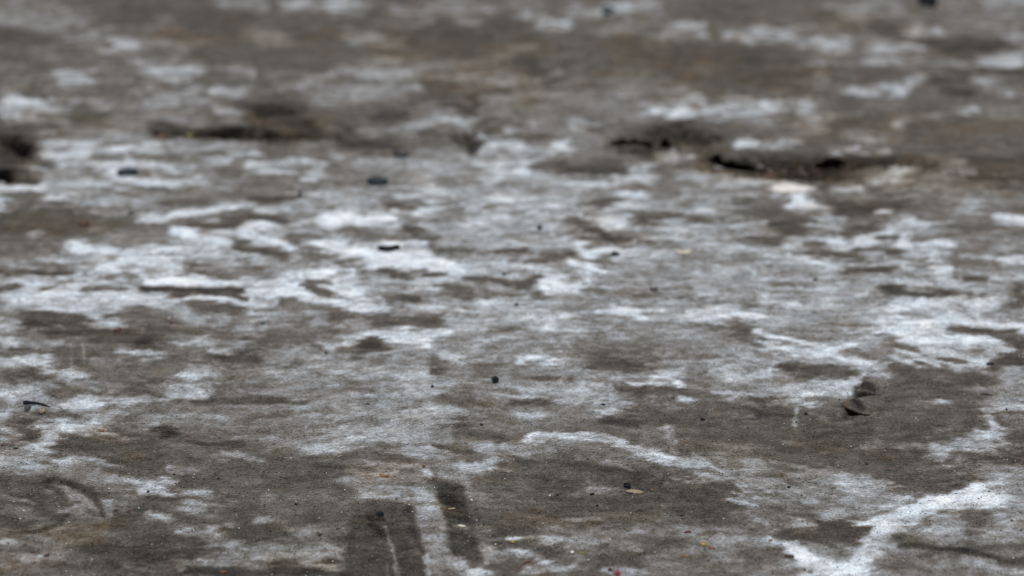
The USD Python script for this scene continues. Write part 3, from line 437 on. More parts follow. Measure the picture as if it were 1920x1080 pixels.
# ---------------------------------------------------------------- the paving: two slabs, the broken joint, its soil
FRONT = np.array([(-900, 262), (-300, 260), (0, 257), (100, 255), (300, 257), (430, 259), (520, 263), (620, 262), (760, 267), (880, 271), (1000, 267), (1150, 264), (1200, 268), (1260, 266),
                  (1300, 273), (1335, 300), (1380, 310), (1420, 313), (1500, 311), (1560, 311), (1650, 305), (1720, 308), (1800, 322), (1920, 334), (2200, 340), (2900, 345)], float)
GAP = np.array([(-900, 1.5), (0, 2.0), (60, 2.0), (110, 0.9), (290, 0.9), (310, 4.0), (420, 5.0), (520, 6.0), (570, 4.0), (640, 1.5), (860, 1.2), (1140, 1.2), (1165, 7), (1200, 12), (1255, 13), (1290, 3.0),
                (1325, 4), (1345, 7), (1400, 8), (1425, 5), (1450, 2), (1520, 2), (1545, 6), (1575, 6), (1600, 3), (1720, 2.5), (1760, 1.0), (1830, 1.5), (1860, 3.0), (1910, 3.0), (2000, 1.2), (2900, 1.2)], float)
OPEN = np.array([(-900, 0), (480, 0), (500, .5), (545, .5), (570, 0), (1140, 0), (1165, 1), (1255, 1), (1275, 0), (1330, 0), (1345, 1), (1405, 1), (1425, .2), (1440, .0), (1530, .0), (1548, .9), (1572, .9), (1600, .15), (1700, 0), (2900, 0)], float)
fx, fy = at(FRONT[:, 0], FRONT[:, 1])
gx, gy = at(GAP[:, 0], np.interp(GAP[:, 0], FRONT[:, 0], FRONT[:, 1]))
gw = at(GAP[:, 0], np.interp(GAP[:, 0], FRONT[:, 0], FRONT[:, 1]) - GAP[:, 1])[1] - gy
ox_, oy_ = at(OPEN[:, 0], np.interp(OPEN[:, 0], FRONT[:, 0], FRONT[:, 1]))

xs_fine = np.arange(-0.665, 0.6651, 0.00112)
grow = 0.665 + np.cumsum(0.002 * 1.32 ** np.arange(30))
grow = grow[grow < 22]
XS = np.concatenate([-grow[::-1], xs_fine, grow])
def rough_line(x, seed, amp):
    q = np.stack([x * 60, np.full_like(x, seed * 7.7), np.full_like(x, 0.5)], -1)
    q2 = np.stack([x * 260, np.full_like(x, seed * 3.3), np.full_like(x, 0.5)], -1)
    return amp * (meshkit.fbm(q, 3, seed) - 0.5) * 2 + 0.4 * amp * (meshkit.fbm(q2, 3, seed + 9) - 0.5) * 2
Y_FRONT = np.interp(XS, fx, fy) + rough_line(XS, 3, 0.004)
WIDE = np.interp(XS, gx, gw)
Y_BACK = Y_FRONT + np.maximum(WIDE * (1 + rough_line(XS, 11, 0.5)), 0.0012)
UNDER = np.interp(XS, ox_, OPEN[:, 1])
Y_REF = at(960, 265)[1]

def slab(rows, edge, ref, back):
    """rows: y of the rows, the last one lying along the joint; returns grid x, y, z, tone, tint with a skirt down the joint's side."""
    rows = np.asarray(rows)
    far = rows[0]
    share = ((rows - far) / (ref - far))[:, None]
    y = far + share * (edge[None, :] - far)
    x = np.repeat(XS[None, :], len(rows), 0)
    tone, tint, z = fields(x.ravel(), y.ravel())
    tone, tint, z = (v.reshape(x.shape) for v in (tone, tint, z))
    if back:                                              # the far slab has heaved a little where the joint has opened
        near = np.exp(-np.abs(y - edge[None, :]) / 0.03)
        z = z + 0.0045 * UNDER[None, :] * near
    zl = z[-1]
    sk = [(0.0, 0.0006), (0.001, 0.0022)]
    parts_y, parts_z = [], []
    s = 1 if back else -1
    for inset, drop in sk:
        parts_y.append(y[-1] + s * inset * 0.5); parts_z.append(zl - drop)
    if back:
        parts_y.append(y[-1] + 0.002 + 0.05 * UNDER); parts_z.append(zl - 0.0045)
        parts_y.append(y[-1] + 0.003 + 0.05 * UNDER); parts_z.append(zl * 0 - 0.09)
    else:
        parts_y.append(y[-1] - 0.003); parts_z.append(zl - 0.012)
        parts_y.append(y[-1] - 0.003); parts_z.append(zl * 0 - 0.09)
    k = len(parts_y)
    y = np.vstack([y] + [v[None] for v in parts_y]); z = np.vstack([z] + [v[None] for v in parts_z])
    x = np.vstack([x] + [XS[None]] * k)
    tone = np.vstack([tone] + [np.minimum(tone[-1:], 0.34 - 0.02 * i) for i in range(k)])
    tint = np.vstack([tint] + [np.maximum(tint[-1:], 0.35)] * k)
    f = grid_faces(*x.shape)
    if back:
        f = f[:, ::-1]
    return np.stack([x.ravel(), y.ravel(), z.ravel()], -1), f, tone.ravel(), tint.ravel()

ground = UsdGeom.Xform.Define(stage, '/World/ground')
tag(ground.GetPrim(), 'weathered grey concrete paving with white bloom and a broken joint', None, None, 'structure')
near_rows = at(960, np.arange(1186, 266, -2.1))[1]
rows = np.concatenate([[-22, -8, -3, -1, 0.0, 0.4, 0.65, 0.85, 0.98, 1.06, 1.12, 1.17], near_rows[near_rows > 1.19], [Y_REF]])
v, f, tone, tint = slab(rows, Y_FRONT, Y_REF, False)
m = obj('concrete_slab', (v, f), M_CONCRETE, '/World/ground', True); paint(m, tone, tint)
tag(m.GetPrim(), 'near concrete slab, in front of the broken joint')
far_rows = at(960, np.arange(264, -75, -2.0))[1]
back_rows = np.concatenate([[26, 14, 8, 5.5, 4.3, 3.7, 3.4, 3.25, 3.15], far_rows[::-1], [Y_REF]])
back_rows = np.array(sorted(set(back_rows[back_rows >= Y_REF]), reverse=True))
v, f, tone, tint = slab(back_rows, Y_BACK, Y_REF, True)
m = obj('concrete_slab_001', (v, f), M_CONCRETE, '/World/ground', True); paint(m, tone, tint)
tag(m.GetPrim(), 'far concrete slab, beyond the broken joint')
xs = XS[np.abs(XS) < 3][::2]
t = np.linspace(0, 1, 22)[:, None]
y0, y1 = np.interp(xs, XS, Y_FRONT) - 0.012, np.interp(xs, XS, Y_BACK) + 0.004 + 0.056 * np.interp(xs, XS, UNDER)
sy = y0 + t * (y1 - y0); sx = np.repeat(xs[None], 22, 0)
sz = fields(sx.ravel(), sy.ravel())[2].reshape(sx.shape)
fill = -0.0055 - 0.07 * sstep(0.02, 0.7, np.interp(sx, XS, UNDER)) + 0.004 * (meshkit.fbm(p3(sx, sy, 120, 4), 4, 4) - 0.5) * 2
sz = np.minimum(fill, sz - 0.004)
obj('joint_soil', (np.stack([sx.ravel(), sy.ravel(), sz.ravel()], -1), grid_faces(*sx.shape)), LOOK['soil'], '/World/ground', True)

# the scale of concrete that has lifted at the right, a thin plate over a hollow with its shade painted dark
from shapely.geometry import Polygon, Point
from scipy.spatial import Delaunay
def make_flake(name, label, edge, seed):
    """edge: photo pixel and height in mm of the plate's rim; below zero the rim dives into the slab."""
    edge = np.asarray(edge, float)
    hmm = edge[:, 2] * 1e-3
    ex, ey = at(edge[:, 0], edge[:, 1])
    ex, ey = ex * (1 - hmm / CAM_H), ey * (1 - hmm / CAM_H)
    n_ = len(ex); s_ = np.linspace(0, 1, 9)[:-1, None]
    i_ = np.arange(n_)
    dense = [((1 - s_) * v_[i_] + s_ * v_[(i_ + 1) % n_]).T.ravel() for v_ in (ex, ey, hmm)]
    r = np.random.default_rng(seed)
    jit = (meshkit.fbm(p3(dense[0], dense[1], 420, seed), 3, seed) - 0.5) * 0.0022
    bx = np.stack([dense[0] + jit, dense[1] + 1.5 * np.roll(jit, 5)], 1)
    ring = Polygon(bx).buffer(0)
    if ring.geom_type != 'Polygon':
        ring = max(ring.geoms, key=lambda g_: g_.area)
    bx = np.array(ring.exterior.coords)[:-1]
    gxx, gyy = np.meshgrid(np.arange(bx[:, 0].min(), bx[:, 0].max(), 0.0013), np.arange(bx[:, 1].min(), bx[:, 1].max(), 0.0022))
    inner = np.stack([gxx.ravel(), gyy.ravel()], 1) + r.uniform(-2e-4, 2e-4, (gxx.size, 2))
    core = ring.buffer(-0.0006)
    inner = inner[[core.contains(Point(q)) for q in inner]]
    pts = np.vstack([bx, inner])
    tri = Delaunay(pts).simplices
    tri = tri[[ring.contains(Point(q)) for q in pts[tri].mean(1)]]
    a, b, c = pts[tri[:, 0]], pts[tri[:, 1]], pts[tri[:, 2]]
    flip = ((b - a)[:, 0] * (c - a)[:, 1] - (b - a)[:, 1] * (c - a)[:, 0]) < 0
    tri[flip] = tri[flip][:, ::-1]
    d2 = ((pts[:, None, 0] - dense[0]) ** 2 + (0.45 * (pts[:, None, 1] - dense[1])) ** 2) + 1e-8
    wgt = d2 ** -1.5
    lift = (wgt * dense[2]).sum(1) / wgt.sum(1)
    top = lift + 0.0010 * (meshkit.fbm(p3(pts[:, 0], pts[:, 1], 130, 2), 3, 2) - 0.5)
    n = len(pts); nb = len(bx)
    loop = np.arange(nb); nxt = np.roll(loop, -1)
    side = np.vstack([np.stack([loop, loop + n, nxt + n], 1), np.stack([loop, nxt + n, nxt], 1)])
    if not ring.exterior.is_ccw:
        side = side[:, ::-1]
    m = obj(name, (np.vstack([np.column_stack([pts, top]), np.column_stack([pts, top - 0.0009])]), np.vstack([tri, tri[:, ::-1] + n, side])), M_CONCRETE, '/World/ground', 35)
    fv = np.array(m.GetPointsAttr().Get()).astype(float)
    t2, r2, _ = fields(fv[:, 0], fv[:, 1])
    qx, qy = pixel(fv[:, 0], fv[:, 1])
    rim = sstep(1592, 1586, qx) * sstep(754, 760, qy)
    t2 = np.where(qx < 1690, 0.4 * t2 + 0.6 * np.clip(t2, 0.24, 0.36), t2)
    paint(m, t2, np.maximum(r2, 0.8 * rim))
    tag(m.GetPrim(), label)
make_flake('lifted_flake', 'thin curled scale of concrete lifting off the near slab, lower one with a rusty rim',
           [(1628, 741, 1.5), (1612, 745, 3), (1600, 748, 6.0), (1590, 751, 7.2), (1581, 754, 7.6), (1583, 760, 7.6), (1589, 764, 7.0), (1600, 768, 5.0), (1616, 774, 0.6), (1640, 777, -1.2),
            (1672, 772, -1.6), (1700, 760, -1.6), (1705, 746, -1.6), (1665, 746, -0.5), (1645, 742, 0.5)], 5)
make_flake('lifted_flake_001', 'thin scale of concrete lifting off the near slab, upper one above a black gap',
           [(1690, 716, -1.4), (1668, 711, 0.5), (1645, 711, 3.0), (1621, 711, 5.5), (1616, 718, 7.0), (1611, 726, 7.6), (1606, 732, 7.6), (1615, 732, 7.0), (1628, 733, 5.0), (1640, 739, 0.8), (1660, 744, -1.2), (1690, 740, -1.6)], 6)

# ---------------------------------------------------------------- litter lying on the paving
def ragged(n, ex_, seed, squash=0.75):
    """An irregular chip: the faceted hull of jittered points on an ellipsoid, one side nipped off."""
    r = np.random.default_rng(seed)
    d = r.normal(size=(n, 3)); d /= np.linalg.norm(d, axis=1)[:, None]
    d *= r.uniform(squash, 1.0, (n, 1))
    d[:, 0] *= 1 + 0.25 * d[:, 1]
    d[:, 2] = np.clip(d[:, 2], -0.55, 0.8)
    return trimesh.convex.convex_hull(d * np.asarray(ex_))
def leaf_bit(L, B, H_, seed, curl=1.0):
    """A torn, curled scrap of leaf or husk with thickness."""
    r = np.random.default_rng(seed)
    nr, nc = 7, 11
    u, w = np.meshgrid(np.linspace(-1, 1, nc), np.linspace(-1, 1, nr))
    prof = np.sqrt(np.clip(1 - np.abs(u) ** 2.4, 0.02, 1)) * (1 + 0.22 * np.interp(u, np.linspace(-1, 1, 9), r.uniform(-1, 1, 9)))
    x = u * L / 2 * (1 + 0.06 * np.interp(w, np.linspace(-1, 1, 5), r.uniform(-1, 1, 5)))
    y = w * B / 2 * prof + 0.12 * B * np.sin(u * 2 + seed)
    z = H_ * 0.45 * curl * (w ** 2 * 0.7 + 0.35 * u ** 2 + 0.18 * np.sin(3 * u + seed)) + H_ * 0.1 * r.uniform(-1, 1, u.shape)
    z -= z.min()
    th = max(0.42 * H_, 0.00015)
    topv = np.stack([x.ravel(), y.ravel(), z.ravel() + th], 1); lowv = topv - [0, 0, th]
    f_ = grid_faces(nr, nc); k = nr * nc
    i = np.arange(k).reshape(nr, nc)
    loop_ = np.concatenate([i[0, :-1], i[:-1, -1], i[-1, :0:-1], i[:0:-1, 0]]); nx_ = np.roll(loop_, -1)
    side_ = np.vstack([np.stack([loop_, loop_ + k, nx_ + k], 1), np.stack([loop_, nx_ + k, nx_], 1)])
    return trimesh.Trimesh(np.vstack([topv, lowv]), np.vstack([f_, f_[:, ::-1] + k, side_]), process=False)
def stick(pts_, radii, seed, seg=8):
    """A bent, tapering, knobbly tube along pts_."""
    r = np.random.default_rng(seed)
    pts_ = np.asarray(pts_, float); s = np.linspace(0, 1, len(pts_)); ss = np.linspace(0, 1, 15)
    c = np.stack([np.interp(ss, s, pts_[:, k]) for k in range(3)], 1)
    rad = np.interp(ss, np.linspace(0, 1, len(radii)), radii) * r.uniform(0.8, 1.2, 15)
    tang = np.gradient(c, axis=0); tang /= np.linalg.norm(tang, axis=1)[:, None]
    up = np.array([0, 0, 1.0]); sd = np.cross(tang, up); sd /= np.linalg.norm(sd, axis=1)[:, None]; nn = np.cross(sd, tang)
    th = np.linspace(0, 2 * np.pi, seg, endpoint=False)
    ring_ = c[:, None] + rad[:, None, None] * (np.cos(th)[None, :, None] * sd[:, None] + np.sin(th)[None, :, None] * nn[:, None])
    vv = np.vstack([ring_.reshape(-1, 3), c[:1], c[-1:]])
    ff = []
    for i in range(14):
        for j in range(seg):
            a_, b_ = i * seg + j, i * seg + (j + 1) % seg
            ff += [(a_, b_, b_ + seg), (a_, b_ + seg, a_ + seg)]
    e = 15 * seg
    for j in range(seg):
        ff += [(e, (j + 1) % seg, j), (e + 1, 14 * seg + j, 14 * seg + (j + 1) % seg)]
    return trimesh.Trimesh(vv, ff, process=False)

def place(m_, px, py, rot, sink=0.15):
    x, y, z = ground_z(px, py)
    m_ = m_.copy()
    m_.apply_transform(trimesh.transformations.rotation_matrix(math.radians(rot), [0, 0, 1]))
    lo, hi = m_.bounds[0][2], m_.bounds[1][2]
    m_.apply_translation([0, 0, -lo - sink * (hi - lo)])
    return m_, (x, y, z)
def litter(kind, px, py, w, h, rot, look, name, category, label, seed, group=None):
    s = mm_per_px(py)
    slope = math.atan2(CAM_H, at(px, py)[1])
    bold = 1.6 if look in ('black', 'teal', 'charcoal') and h >= 8 else 1.0
    Lw, Hh = (1.12 if look in ('black', 'teal', 'charcoal') else 0.85) * w * s, 0.62 * bold * h * s
    D = max(0.6 * h * s / math.sin(slope), 0.35 * Lw) if kind != 'sliver' else max(0.5 * h * s / math.sin(slope), 0.0006)
    if kind == 'chip':
        m_ = ragged(26, (Lw / 2, D / 2, Hh / 1.2), seed)
    elif kind == 'leaf':
        m_ = leaf_bit(Lw, D, Hh, seed)
    elif kind == 'sliver':
        k = np.random.default_rng(seed)
        m_ = stick([(-Lw / 2, 0, 0), (-Lw / 6, k.uniform(-.1, .1) * Lw, Hh * .4), (Lw / 5, k.uniform(-.1, .1) * Lw, Hh * .3), (Lw / 2, 0, 0)], [Hh * .3, Hh * .62, Hh * .5, Hh * .15], seed)
    m_, loc = place(m_, px, py, rot)
    p = obj(name, m_, LOOK[look], '/World', 40 if kind != 'chip' else False)
    p.AddTranslateOp().Set(Gf.Vec3d(*loc))
    return tag(p.GetPrim(), label, category, group)

ITEMS = [
    ('chip', 1741, 9, 38, 28, 10, 'black', 'black_pebble', 'pebble', 'large black pebble at the top edge near the right corner, far out of focus'),
    ('chip', 1140, 24, 26, 12, -15, 'teal', 'dark_chip', 'chip', 'blurred blue-black chip at the top edge, right of the middle, beside a white streak'),
    ('leaf', 239, 327, 34, 13, 14, 'teal', 'dark_husk', 'husk', 'blue-black slanted husk inside the bright white patch at the upper left'),
    ('leaf', 708, 346, 34, 13, 0, 'teal', 'dark_husk', 'husk', 'blue-black husk with a thin tail on pale grey, left of centre just below the joint'),
    ('leaf', 752, 294, 26, 11, -4, 'charcoal', 'dark_husk', 'husk', 'dark husk at the end of a brown stain, nearest below the joint left of centre'),
    ('chip', 563, 371, 8, 13, 0, 'teal', 'dark_chip', 'chip', 'tiny upright blue-black chip left of centre, on pale grey above a white streak'),
    ('leaf', 729, 468, 36, 10, 2, 'black', 'dark_husk', 'husk', 'flat black husk on the brightest white bloom left of centre'),
    ('chip', 1153, 478, 20, 8, 0, 'teal', 'dark_chip', 'chip', 'flat blue-black chip on white bloom right of centre, left of the cream flake'),
    ('chip', 1012, 429, 10, 8, 0, 'teal', 'dark_chip', 'chip', 'small faint blue-grey chip in the plain grey oval above the middle of the photo'),
    ('chip', 945, 515, 9, 6, 0, 'teal', 'dark_chip', 'chip', 'small faint blue-grey chip near the middle of the photo, left of white bloom'),
    ('chip', 969, 573, 9, 7, 0, 'charcoal', 'dark_chip', 'chip', 'small grey chip on a pale patch just below the middle of the photo'),
    ('leaf', 1226, 544, 18, 9, 10, 'brown', 'brown_husk', 'husk', 'brown husk on plain grey right of centre, beneath the cream flake'),
    ('leaf', 1283, 473, 36, 11, 3, 'cream', 'cream_flake', 'flake', 'cream coloured flake lying right of centre, only one of its colour'),
    ('chip', 928, 718, 15, 12, 0, 'black', 'black_seed', 'seed', 'round black seed below the middle of the photo, in the grey centre'),
    ('chip', 811, 727, 8, 6, 0, 'teal', 'dark_chip', 'chip', 'tiny blue-black chip just left of the round black seed'),
    ('chip', 691, 760, 7, 5, 0, 'charcoal', 'dark_chip', 'chip', 'tiny dark chip on the pale pitted patch at lower left of centre'),
    ('chip', 903, 797, 7, 6, 0, 'teal', 'dark_chip', 'chip', 'tiny blue-black chip below the round black seed'),
    ('chip', 1131, 760, 8, 5, 0, 'teal', 'dark_chip', 'chip', 'tiny flat blue-black chip on a white streak, right of the round black seed'),
    ('chip', 1317, 788, 10, 7, -20, 'black', 'dark_chip', 'chip', 'small black chip on the dark patch left of the lifted concrete scale'),
    ('chip', 1511, 776, 6, 6, 0, 'black', 'dark_chip', 'chip', 'tiny black chip right of a thin vertical white drip, below the white bloom'),
    ('chip', 1493, 791, 4, 4, 0, 'black', 'dark_chip', 'chip', 'tiniest black chip beside the thin vertical white drip'),
    ('leaf', 1176, 912, 13, 9, -30, 'black', 'dark_husk', 'husk', 'black husk tilted over a pale tan ring in the lower right of centre'),
    ('leaf', 1190, 922, 40, 7, -3, 'tan', 'tan_flake', 'flake', 'thin pale tan flake under the tilted black husk'),
    ('chip', 1110, 925, 9, 6, 10, 'black', 'dark_chip', 'chip', 'small black chip left of the tilted black husk'),
    ('chip', 1120, 948, 6, 5, 0, 'black', 'dark_chip', 'chip', 'tiny black chip below left of the tilted black husk'),
    ('chip', 1107, 958, 7, 5, -30, 'brown', 'brown_chip', 'chip', 'tiny dark brown chip, lowest of those left of the tilted black husk'),
    ('chip', 1045, 926, 4, 4, 0, 'black', 'dark_chip', 'chip', 'tiny black speck right of a white crumb in the lower middle'),
    ('chip', 1031, 927, 6, 3, 0, 'white', 'white_crumb', 'crumb', 'white crumb left of a tiny black speck in the lower middle'),
    ('chip', 1479, 913, 8, 5, 0, 'black', 'dark_chip', 'chip', 'small black chip in the lower right, upper one of a pair'),
    ('chip', 1503, 929, 7, 4, 0, 'brown', 'brown_chip', 'chip', 'small red-brown chip in the lower right, lower one of a pair'),
    ('chip', 1624, 873, 6, 4, 0, 'black', 'dark_chip', 'chip', 'tiny black chip alone on the dark patch below the lifted concrete scale'),
    ('sliver', 1850, 741, 22, 4, -12, 'teal', 'dark_sliver', 'sliver', 'thin blue-black sliver near the right edge, level with the lifted concrete scale'),
    ('chip', 1887, 770, 5, 4, 0, 'black', 'dark_chip', 'chip', 'tiny black chip near the right edge, below the thin dark sliver'),
    ('leaf', 1857, 683, 14, 6, 5, 'black', 'dark_husk', 'husk', 'black husk near the right edge on white bloom above the thin sliver'),
    ('chip', 713, 966, 16, 9, -20, 'black', 'dark_chip', 'chip', 'black notched chip at the head of the large dark damp patch'),
    ('leaf', 157, 419, 22, 11, -15, 'rust', 'red_brown_husk', 'husk', 'red-brown husk on the dark patch at the left, below the white bloom'),
    ('chip', 246, 401, 12, 6, 0, 'charcoal', 'dark_chip', 'chip', 'faint dark chip on the dark patch right of the upper red-brown husk'),
    ('chip', 321, 606, 7, 7, 0, 'rust', 'red_chip', 'chip', 'tiny red chip under a pale crumb at the left, above the dark band'),
    ('chip', 317, 598, 5, 5, 0, 'cream', 'pale_crumb', 'crumb', 'pale crumb just above the tiny red chip at the left'),
    ('leaf', 220, 619, 16, 8, 0, 'rust', 'red_brown_husk', 'husk', 'red-brown husk inside the dark band at the left'),
    ('chip', 493, 608, 7, 6, 0, 'teal', 'dark_chip', 'chip', 'tiny blue-black chip left of centre, right of the dark band'),
    ('chip', 612, 664, 8, 5, 0, 'teal', 'dark_chip', 'chip', 'tiny blue-grey chip at the end of a brown stain, left of the photo centre'),
    ('chip', 355, 253, 14, 13, 0, 'moss', 'yellow_speck', 'leaf scrap', 'yellow scrap lying in the olive groove of the joint at the left'),
    ('leaf', 304, 246, 16, 9, 0, 'orange', 'orange_speck', 'leaf scrap', 'orange-brown scrap in the left end of the groove, beside the yellow scrap'),
    ('leaf', 205, 88, 22, 9, 0, 'rust', 'reddish_chip', 'chip', 'blurred reddish chip beside a pale spot near the upper left corner'),
    ('leaf', 80, 771, 15, 12, 20, 'tan', 'tan_flake', 'flake', 'pale tan flake below the black twig at the left edge'),
    ('leaf', 1320, 1020, 12, 8, 20, 'yellow', 'yellow_petal', 'petal', 'yellow petal near the bottom, right of centre'),
    ('leaf', 1333, 1025, 12, 5, -20, 'orange', 'orange_husk', 'husk', 'dull orange husk touching the yellow petal'),
    ('sliver', 1290, 998, 17, 6, 22, 'rust', 'brown_sliver', 'sliver', 'short red-brown sliver above left of the yellow petal'),
    ('sliver', 1284, 1042, 30, 5, -22, 'orange', 'orange_straw', 'straw', 'long orange straw below left of the yellow petal'),
    ('chip', 1329, 1050, 6, 5, 0, 'brown', 'brown_chip', 'chip', 'tiny brown chip below the yellow petal'),
    ('leaf', 1480, 1043, 20, 6, -25, 'brown', 'brown_husk', 'husk', 'brown husk sunk in the large white bloom at the bottom right'),
    ('leaf', 1445, 1013, 9, 4, 0, 'orange', 'orange_husk', 'husk', 'tiny dull orange husk at the upper tip of the bottom right white bloom'),
    ('chip', 1509, 1069, 6, 6, 0, 'rust', 'red_brown_chip', 'chip', 'red-brown chip at the bottom edge on the big white bloom'),
    ('leaf', 1519, 1073, 10, 7, 20, 'tan', 'tan_husk', 'husk', 'curled tan husk at the bottom edge beside a red-brown chip'),
    ('leaf', 720, 895, 22, 6, -15, 'orange', 'orange_scrap', 'leaf scrap', 'orange scrap on the pale speckled patch above the damp patches'),
    ('chip', 795, 876, 8, 7, 0, 'rust', 'orange_chip', 'chip', 'orange-brown chip above the narrower damp patch'),
    ('chip', 770, 932, 5, 6, 0, 'orange', 'orange_chip', 'chip', 'tiny orange chip at the upper right corner of the large damp patch'),
    ('leaf', 847, 951, 16, 4, 5, 'tan', 'tan_straw', 'straw', 'pinkish tan straw across the narrower damp patch'),
    ('chip', 884, 937, 7, 5, 0, 'cream', 'pale_crumb', 'crumb', 'pale crumb at the right rim of the narrower damp patch'),
    ('leaf', 866, 985, 18, 6, 0, 'cream', 'pale_scale', 'flake', 'small whitish scale inside the lower half of the narrower damp patch'),
    ('leaf', 961, 1017, 9, 5, 0, 'yellow', 'yellow_speck', 'leaf scrap', 'tiny yellow scrap at the left tip of a white streak, lower middle'),
    ('chip', 983, 1029, 6, 5, 0, 'rust', 'orange_chip', 'chip', 'small orange-red chip under the white streak in the lower middle'),
    ('leaf', 989, 1055, 11, 5, -5, 'rust', 'red_husk', 'husk', 'reddish husk near the bottom edge in the lower middle'),
    ('leaf', 1091, 1037, 16, 6, -5, 'moss', 'olive_leaf_scrap', 'leaf scrap', 'olive leaf scrap near the bottom edge, left of the red berry'),
    ('chip', 1073, 1035, 9, 6, 0, 'white', 'white_crumb', 'crumb', 'white crumb left of the olive leaf scrap'),
    ('chip', 1144, 1069, 12, 9, 0, 'brown', 'brown_chip', 'chip', 'brown crumbly chip at the bottom edge touching the red berry'),
    ('leaf', 1222, 918, 7, 4, 0, 'orange', 'orange_chip', 'chip', 'tiny orange chip right of the pale tan flake'),
    ('chip', 1241, 948, 4, 4, 0, 'yellow', 'yellow_speck', 'leaf scrap', 'tiny pale yellow scrap on dark concrete right of the tilted black husk'),
    ('chip', 1290, 938, 7, 3, 0, 'black', 'dark_chip', 'chip', 'tiny black chip alone on the dark patch right of the tilted black husk'),
    ('chip', 1279, 966, 8, 4, 0, 'black', 'dark_chip', 'chip', 'tiny flat black chip lower on the dark patch, beside a bright grain'),
    ('chip', 278, 924, 8, 6, 0, 'brown', 'brown_chip', 'chip', 'dark brown chip on a white spot at the lower left, upper of two'),
    ('leaf', 277, 935, 9, 4, 0, 'brown', 'brown_husk', 'husk', 'dark brown husk under a white spot at the lower left, lower of two'),
    ('chip', 332, 908, 6, 6, 0, 'tan', 'tan_crumb', 'crumb', 'tiny tan crumb right of the white spot at the lower left'),
    ('chip', 327, 892, 6, 4, 0, 'black', 'dark_chip', 'chip', 'tiny black chip above the tan crumb at the lower left'),
    ('chip', 410, 899, 5, 4, 0, 'black', 'dark_chip', 'chip', 'tiny round black chip on plain dark concrete, lower left'),
    ('chip', 218, 958, 8, 6, 0, 'charcoal', 'dark_chip', 'chip', 'dark grey chip beside the curved scratch at the lower left'),
    ('leaf', 241, 961, 8, 5, 20, 'rust', 'orange_chip', 'chip', 'orange-brown chip right of the curved scratch at the lower left'),
    ('leaf', 393, 948, 14, 3, 0, 'tan', 'tan_straw', 'straw', 'thin tan straw on the dark concrete, lower left'),
    ('chip', 555, 946, 5, 4, 0, 'black', 'dark_chip', 'chip', 'tiny black chip on the dark concrete left of the damp patches'),
    ('leaf', 600, 1003, 11, 6, -20, 'brown', 'brown_husk', 'husk', 'brown husk left of the large damp patch'),
    ('sliver', 634, 992, 12, 4, 30, 'brown', 'brown_sliver', 'sliver', 'thin brown sliver at the left side of the large damp patch'),
    ('leaf', 88, 1043, 10, 6, 10, 'brown', 'brown_husk', 'husk', 'dark brown husk near the bottom left corner, right one of a pair'),
    ('chip', 62, 1036, 9, 6, 0, 'rust', 'brown_chip', 'chip', 'reddish brown chip near the bottom left corner, left one of a pair'),
    ('chip', 4, 834, 8, 5, 0, 'rust', 'orange_chip', 'chip', 'orange-brown chip cut by the left edge, below the twig'),
    ('leaf', 190, 808, 14, 5, 0, 'orange', 'orange_scrap', 'leaf scrap', 'pale orange scrap on white bloom right of the twig'),
    ('chip', 30, 840, 12, 5, 0, 'charcoal', 'dark_chip', 'chip', 'dark chip on the dark patch near the left edge, below the twig'),
    ('leaf', 419, 1072, 16, 4, 0, 'orange', 'orange_straw', 'straw', 'short orange straw at the bottom edge, left of the damp patches'),
    ('chip', 1897, 977, 8, 4, 0, 'brown', 'brown_chip', 'chip', 'brown chip near the right edge, lower right'),
    ('chip', 1915, 994, 7, 5, 0, 'brown', 'brown_chip', 'chip', 'brown chip cut by the right edge, lower right corner'),
    ('chip', 1573, 750, 4, 3, 0, 'black', 'dark_chip', 'chip', 'tiny black speck just left of the lifted concrete scale'),
    ('leaf', 1634, 759, 12, 4, 0, 'black', 'dark_husk', 'husk', 'small black husk lying on the lifted concrete scale'),
    ('chip', 1529, 524, 14, 6, 0, 'brown', 'brown_chip', 'chip', 'blurred brown chip on grey in the right half, middle height'),
    ('chip', 1452, 535, 12, 6, 0, 'moss', 'olive_speck', 'chip', 'blurred olive chip on grey in the right half, left of a brown one'),
    ('chip', 100, 743, 10, 5, 0, 'charcoal', 'dark_chip', 'chip', 'small dark chip on white bloom just above the black twig'),
]
for i, (kind, px, py, w, h, rot, look, name, category, label) in enumerate(ITEMS):
    litter(kind, px, py, w, h, rot, look, name, category, label, 100 + i)

# crumbs of soil and broken concrete along the joint
rng = np.random.default_rng(33)
cx, cy, cs = [], [], []
for x0, x1, y0, y1, n_, s0 in ((1415, 1545, -8, 10, 150, 2.6), (1330, 1620, 2, 22, 220, 1.6), (1590, 1760, -8, 10, 150, 1.6), (1160, 1340, -4, 18, 120, 1.6), (290, 640, -8, 6, 190, 1.7), (0, 90, -10, 70, 60, 1.6), (870, 900, -30, 16, 30, 1.5), (1760, 1920, -8, 10, 110, 1.4)):
    qx = rng.uniform(x0, x1, n_); cx.append(qx)
    cy.append(np.interp(qx, FRONT[:, 0], FRONT[:, 1]) + rng.uniform(y0, y1, n_))
    cs.append(s0 * (0.45 + 0.5 * rng.pareto(2.6, n_).clip(0, 2.2)))
cx, cy, cs = map(np.concatenate, (cx, cy, cs))
hx, hy = at(cx, cy)
hz = fields(hx, hy)[2]
yf_ = np.interp(hx, XS, Y_FRONT); yb_ = np.interp(hx, XS, Y_BACK); un_ = np.interp(hx, XS, UNDER)
hz = np.where((hy > yf_) & (hy < yb_), np.minimum(hz, -0.005 - 0.06 * un_), hz)
inst = UsdGeom.PointInstancer.Define(stage, '/World/soil_crumbs')
tag(inst.GetPrim(), 'brown soil and concrete crumbs lying in and along the broken joint', 'crumbs', None, 'stuff')
protos = []
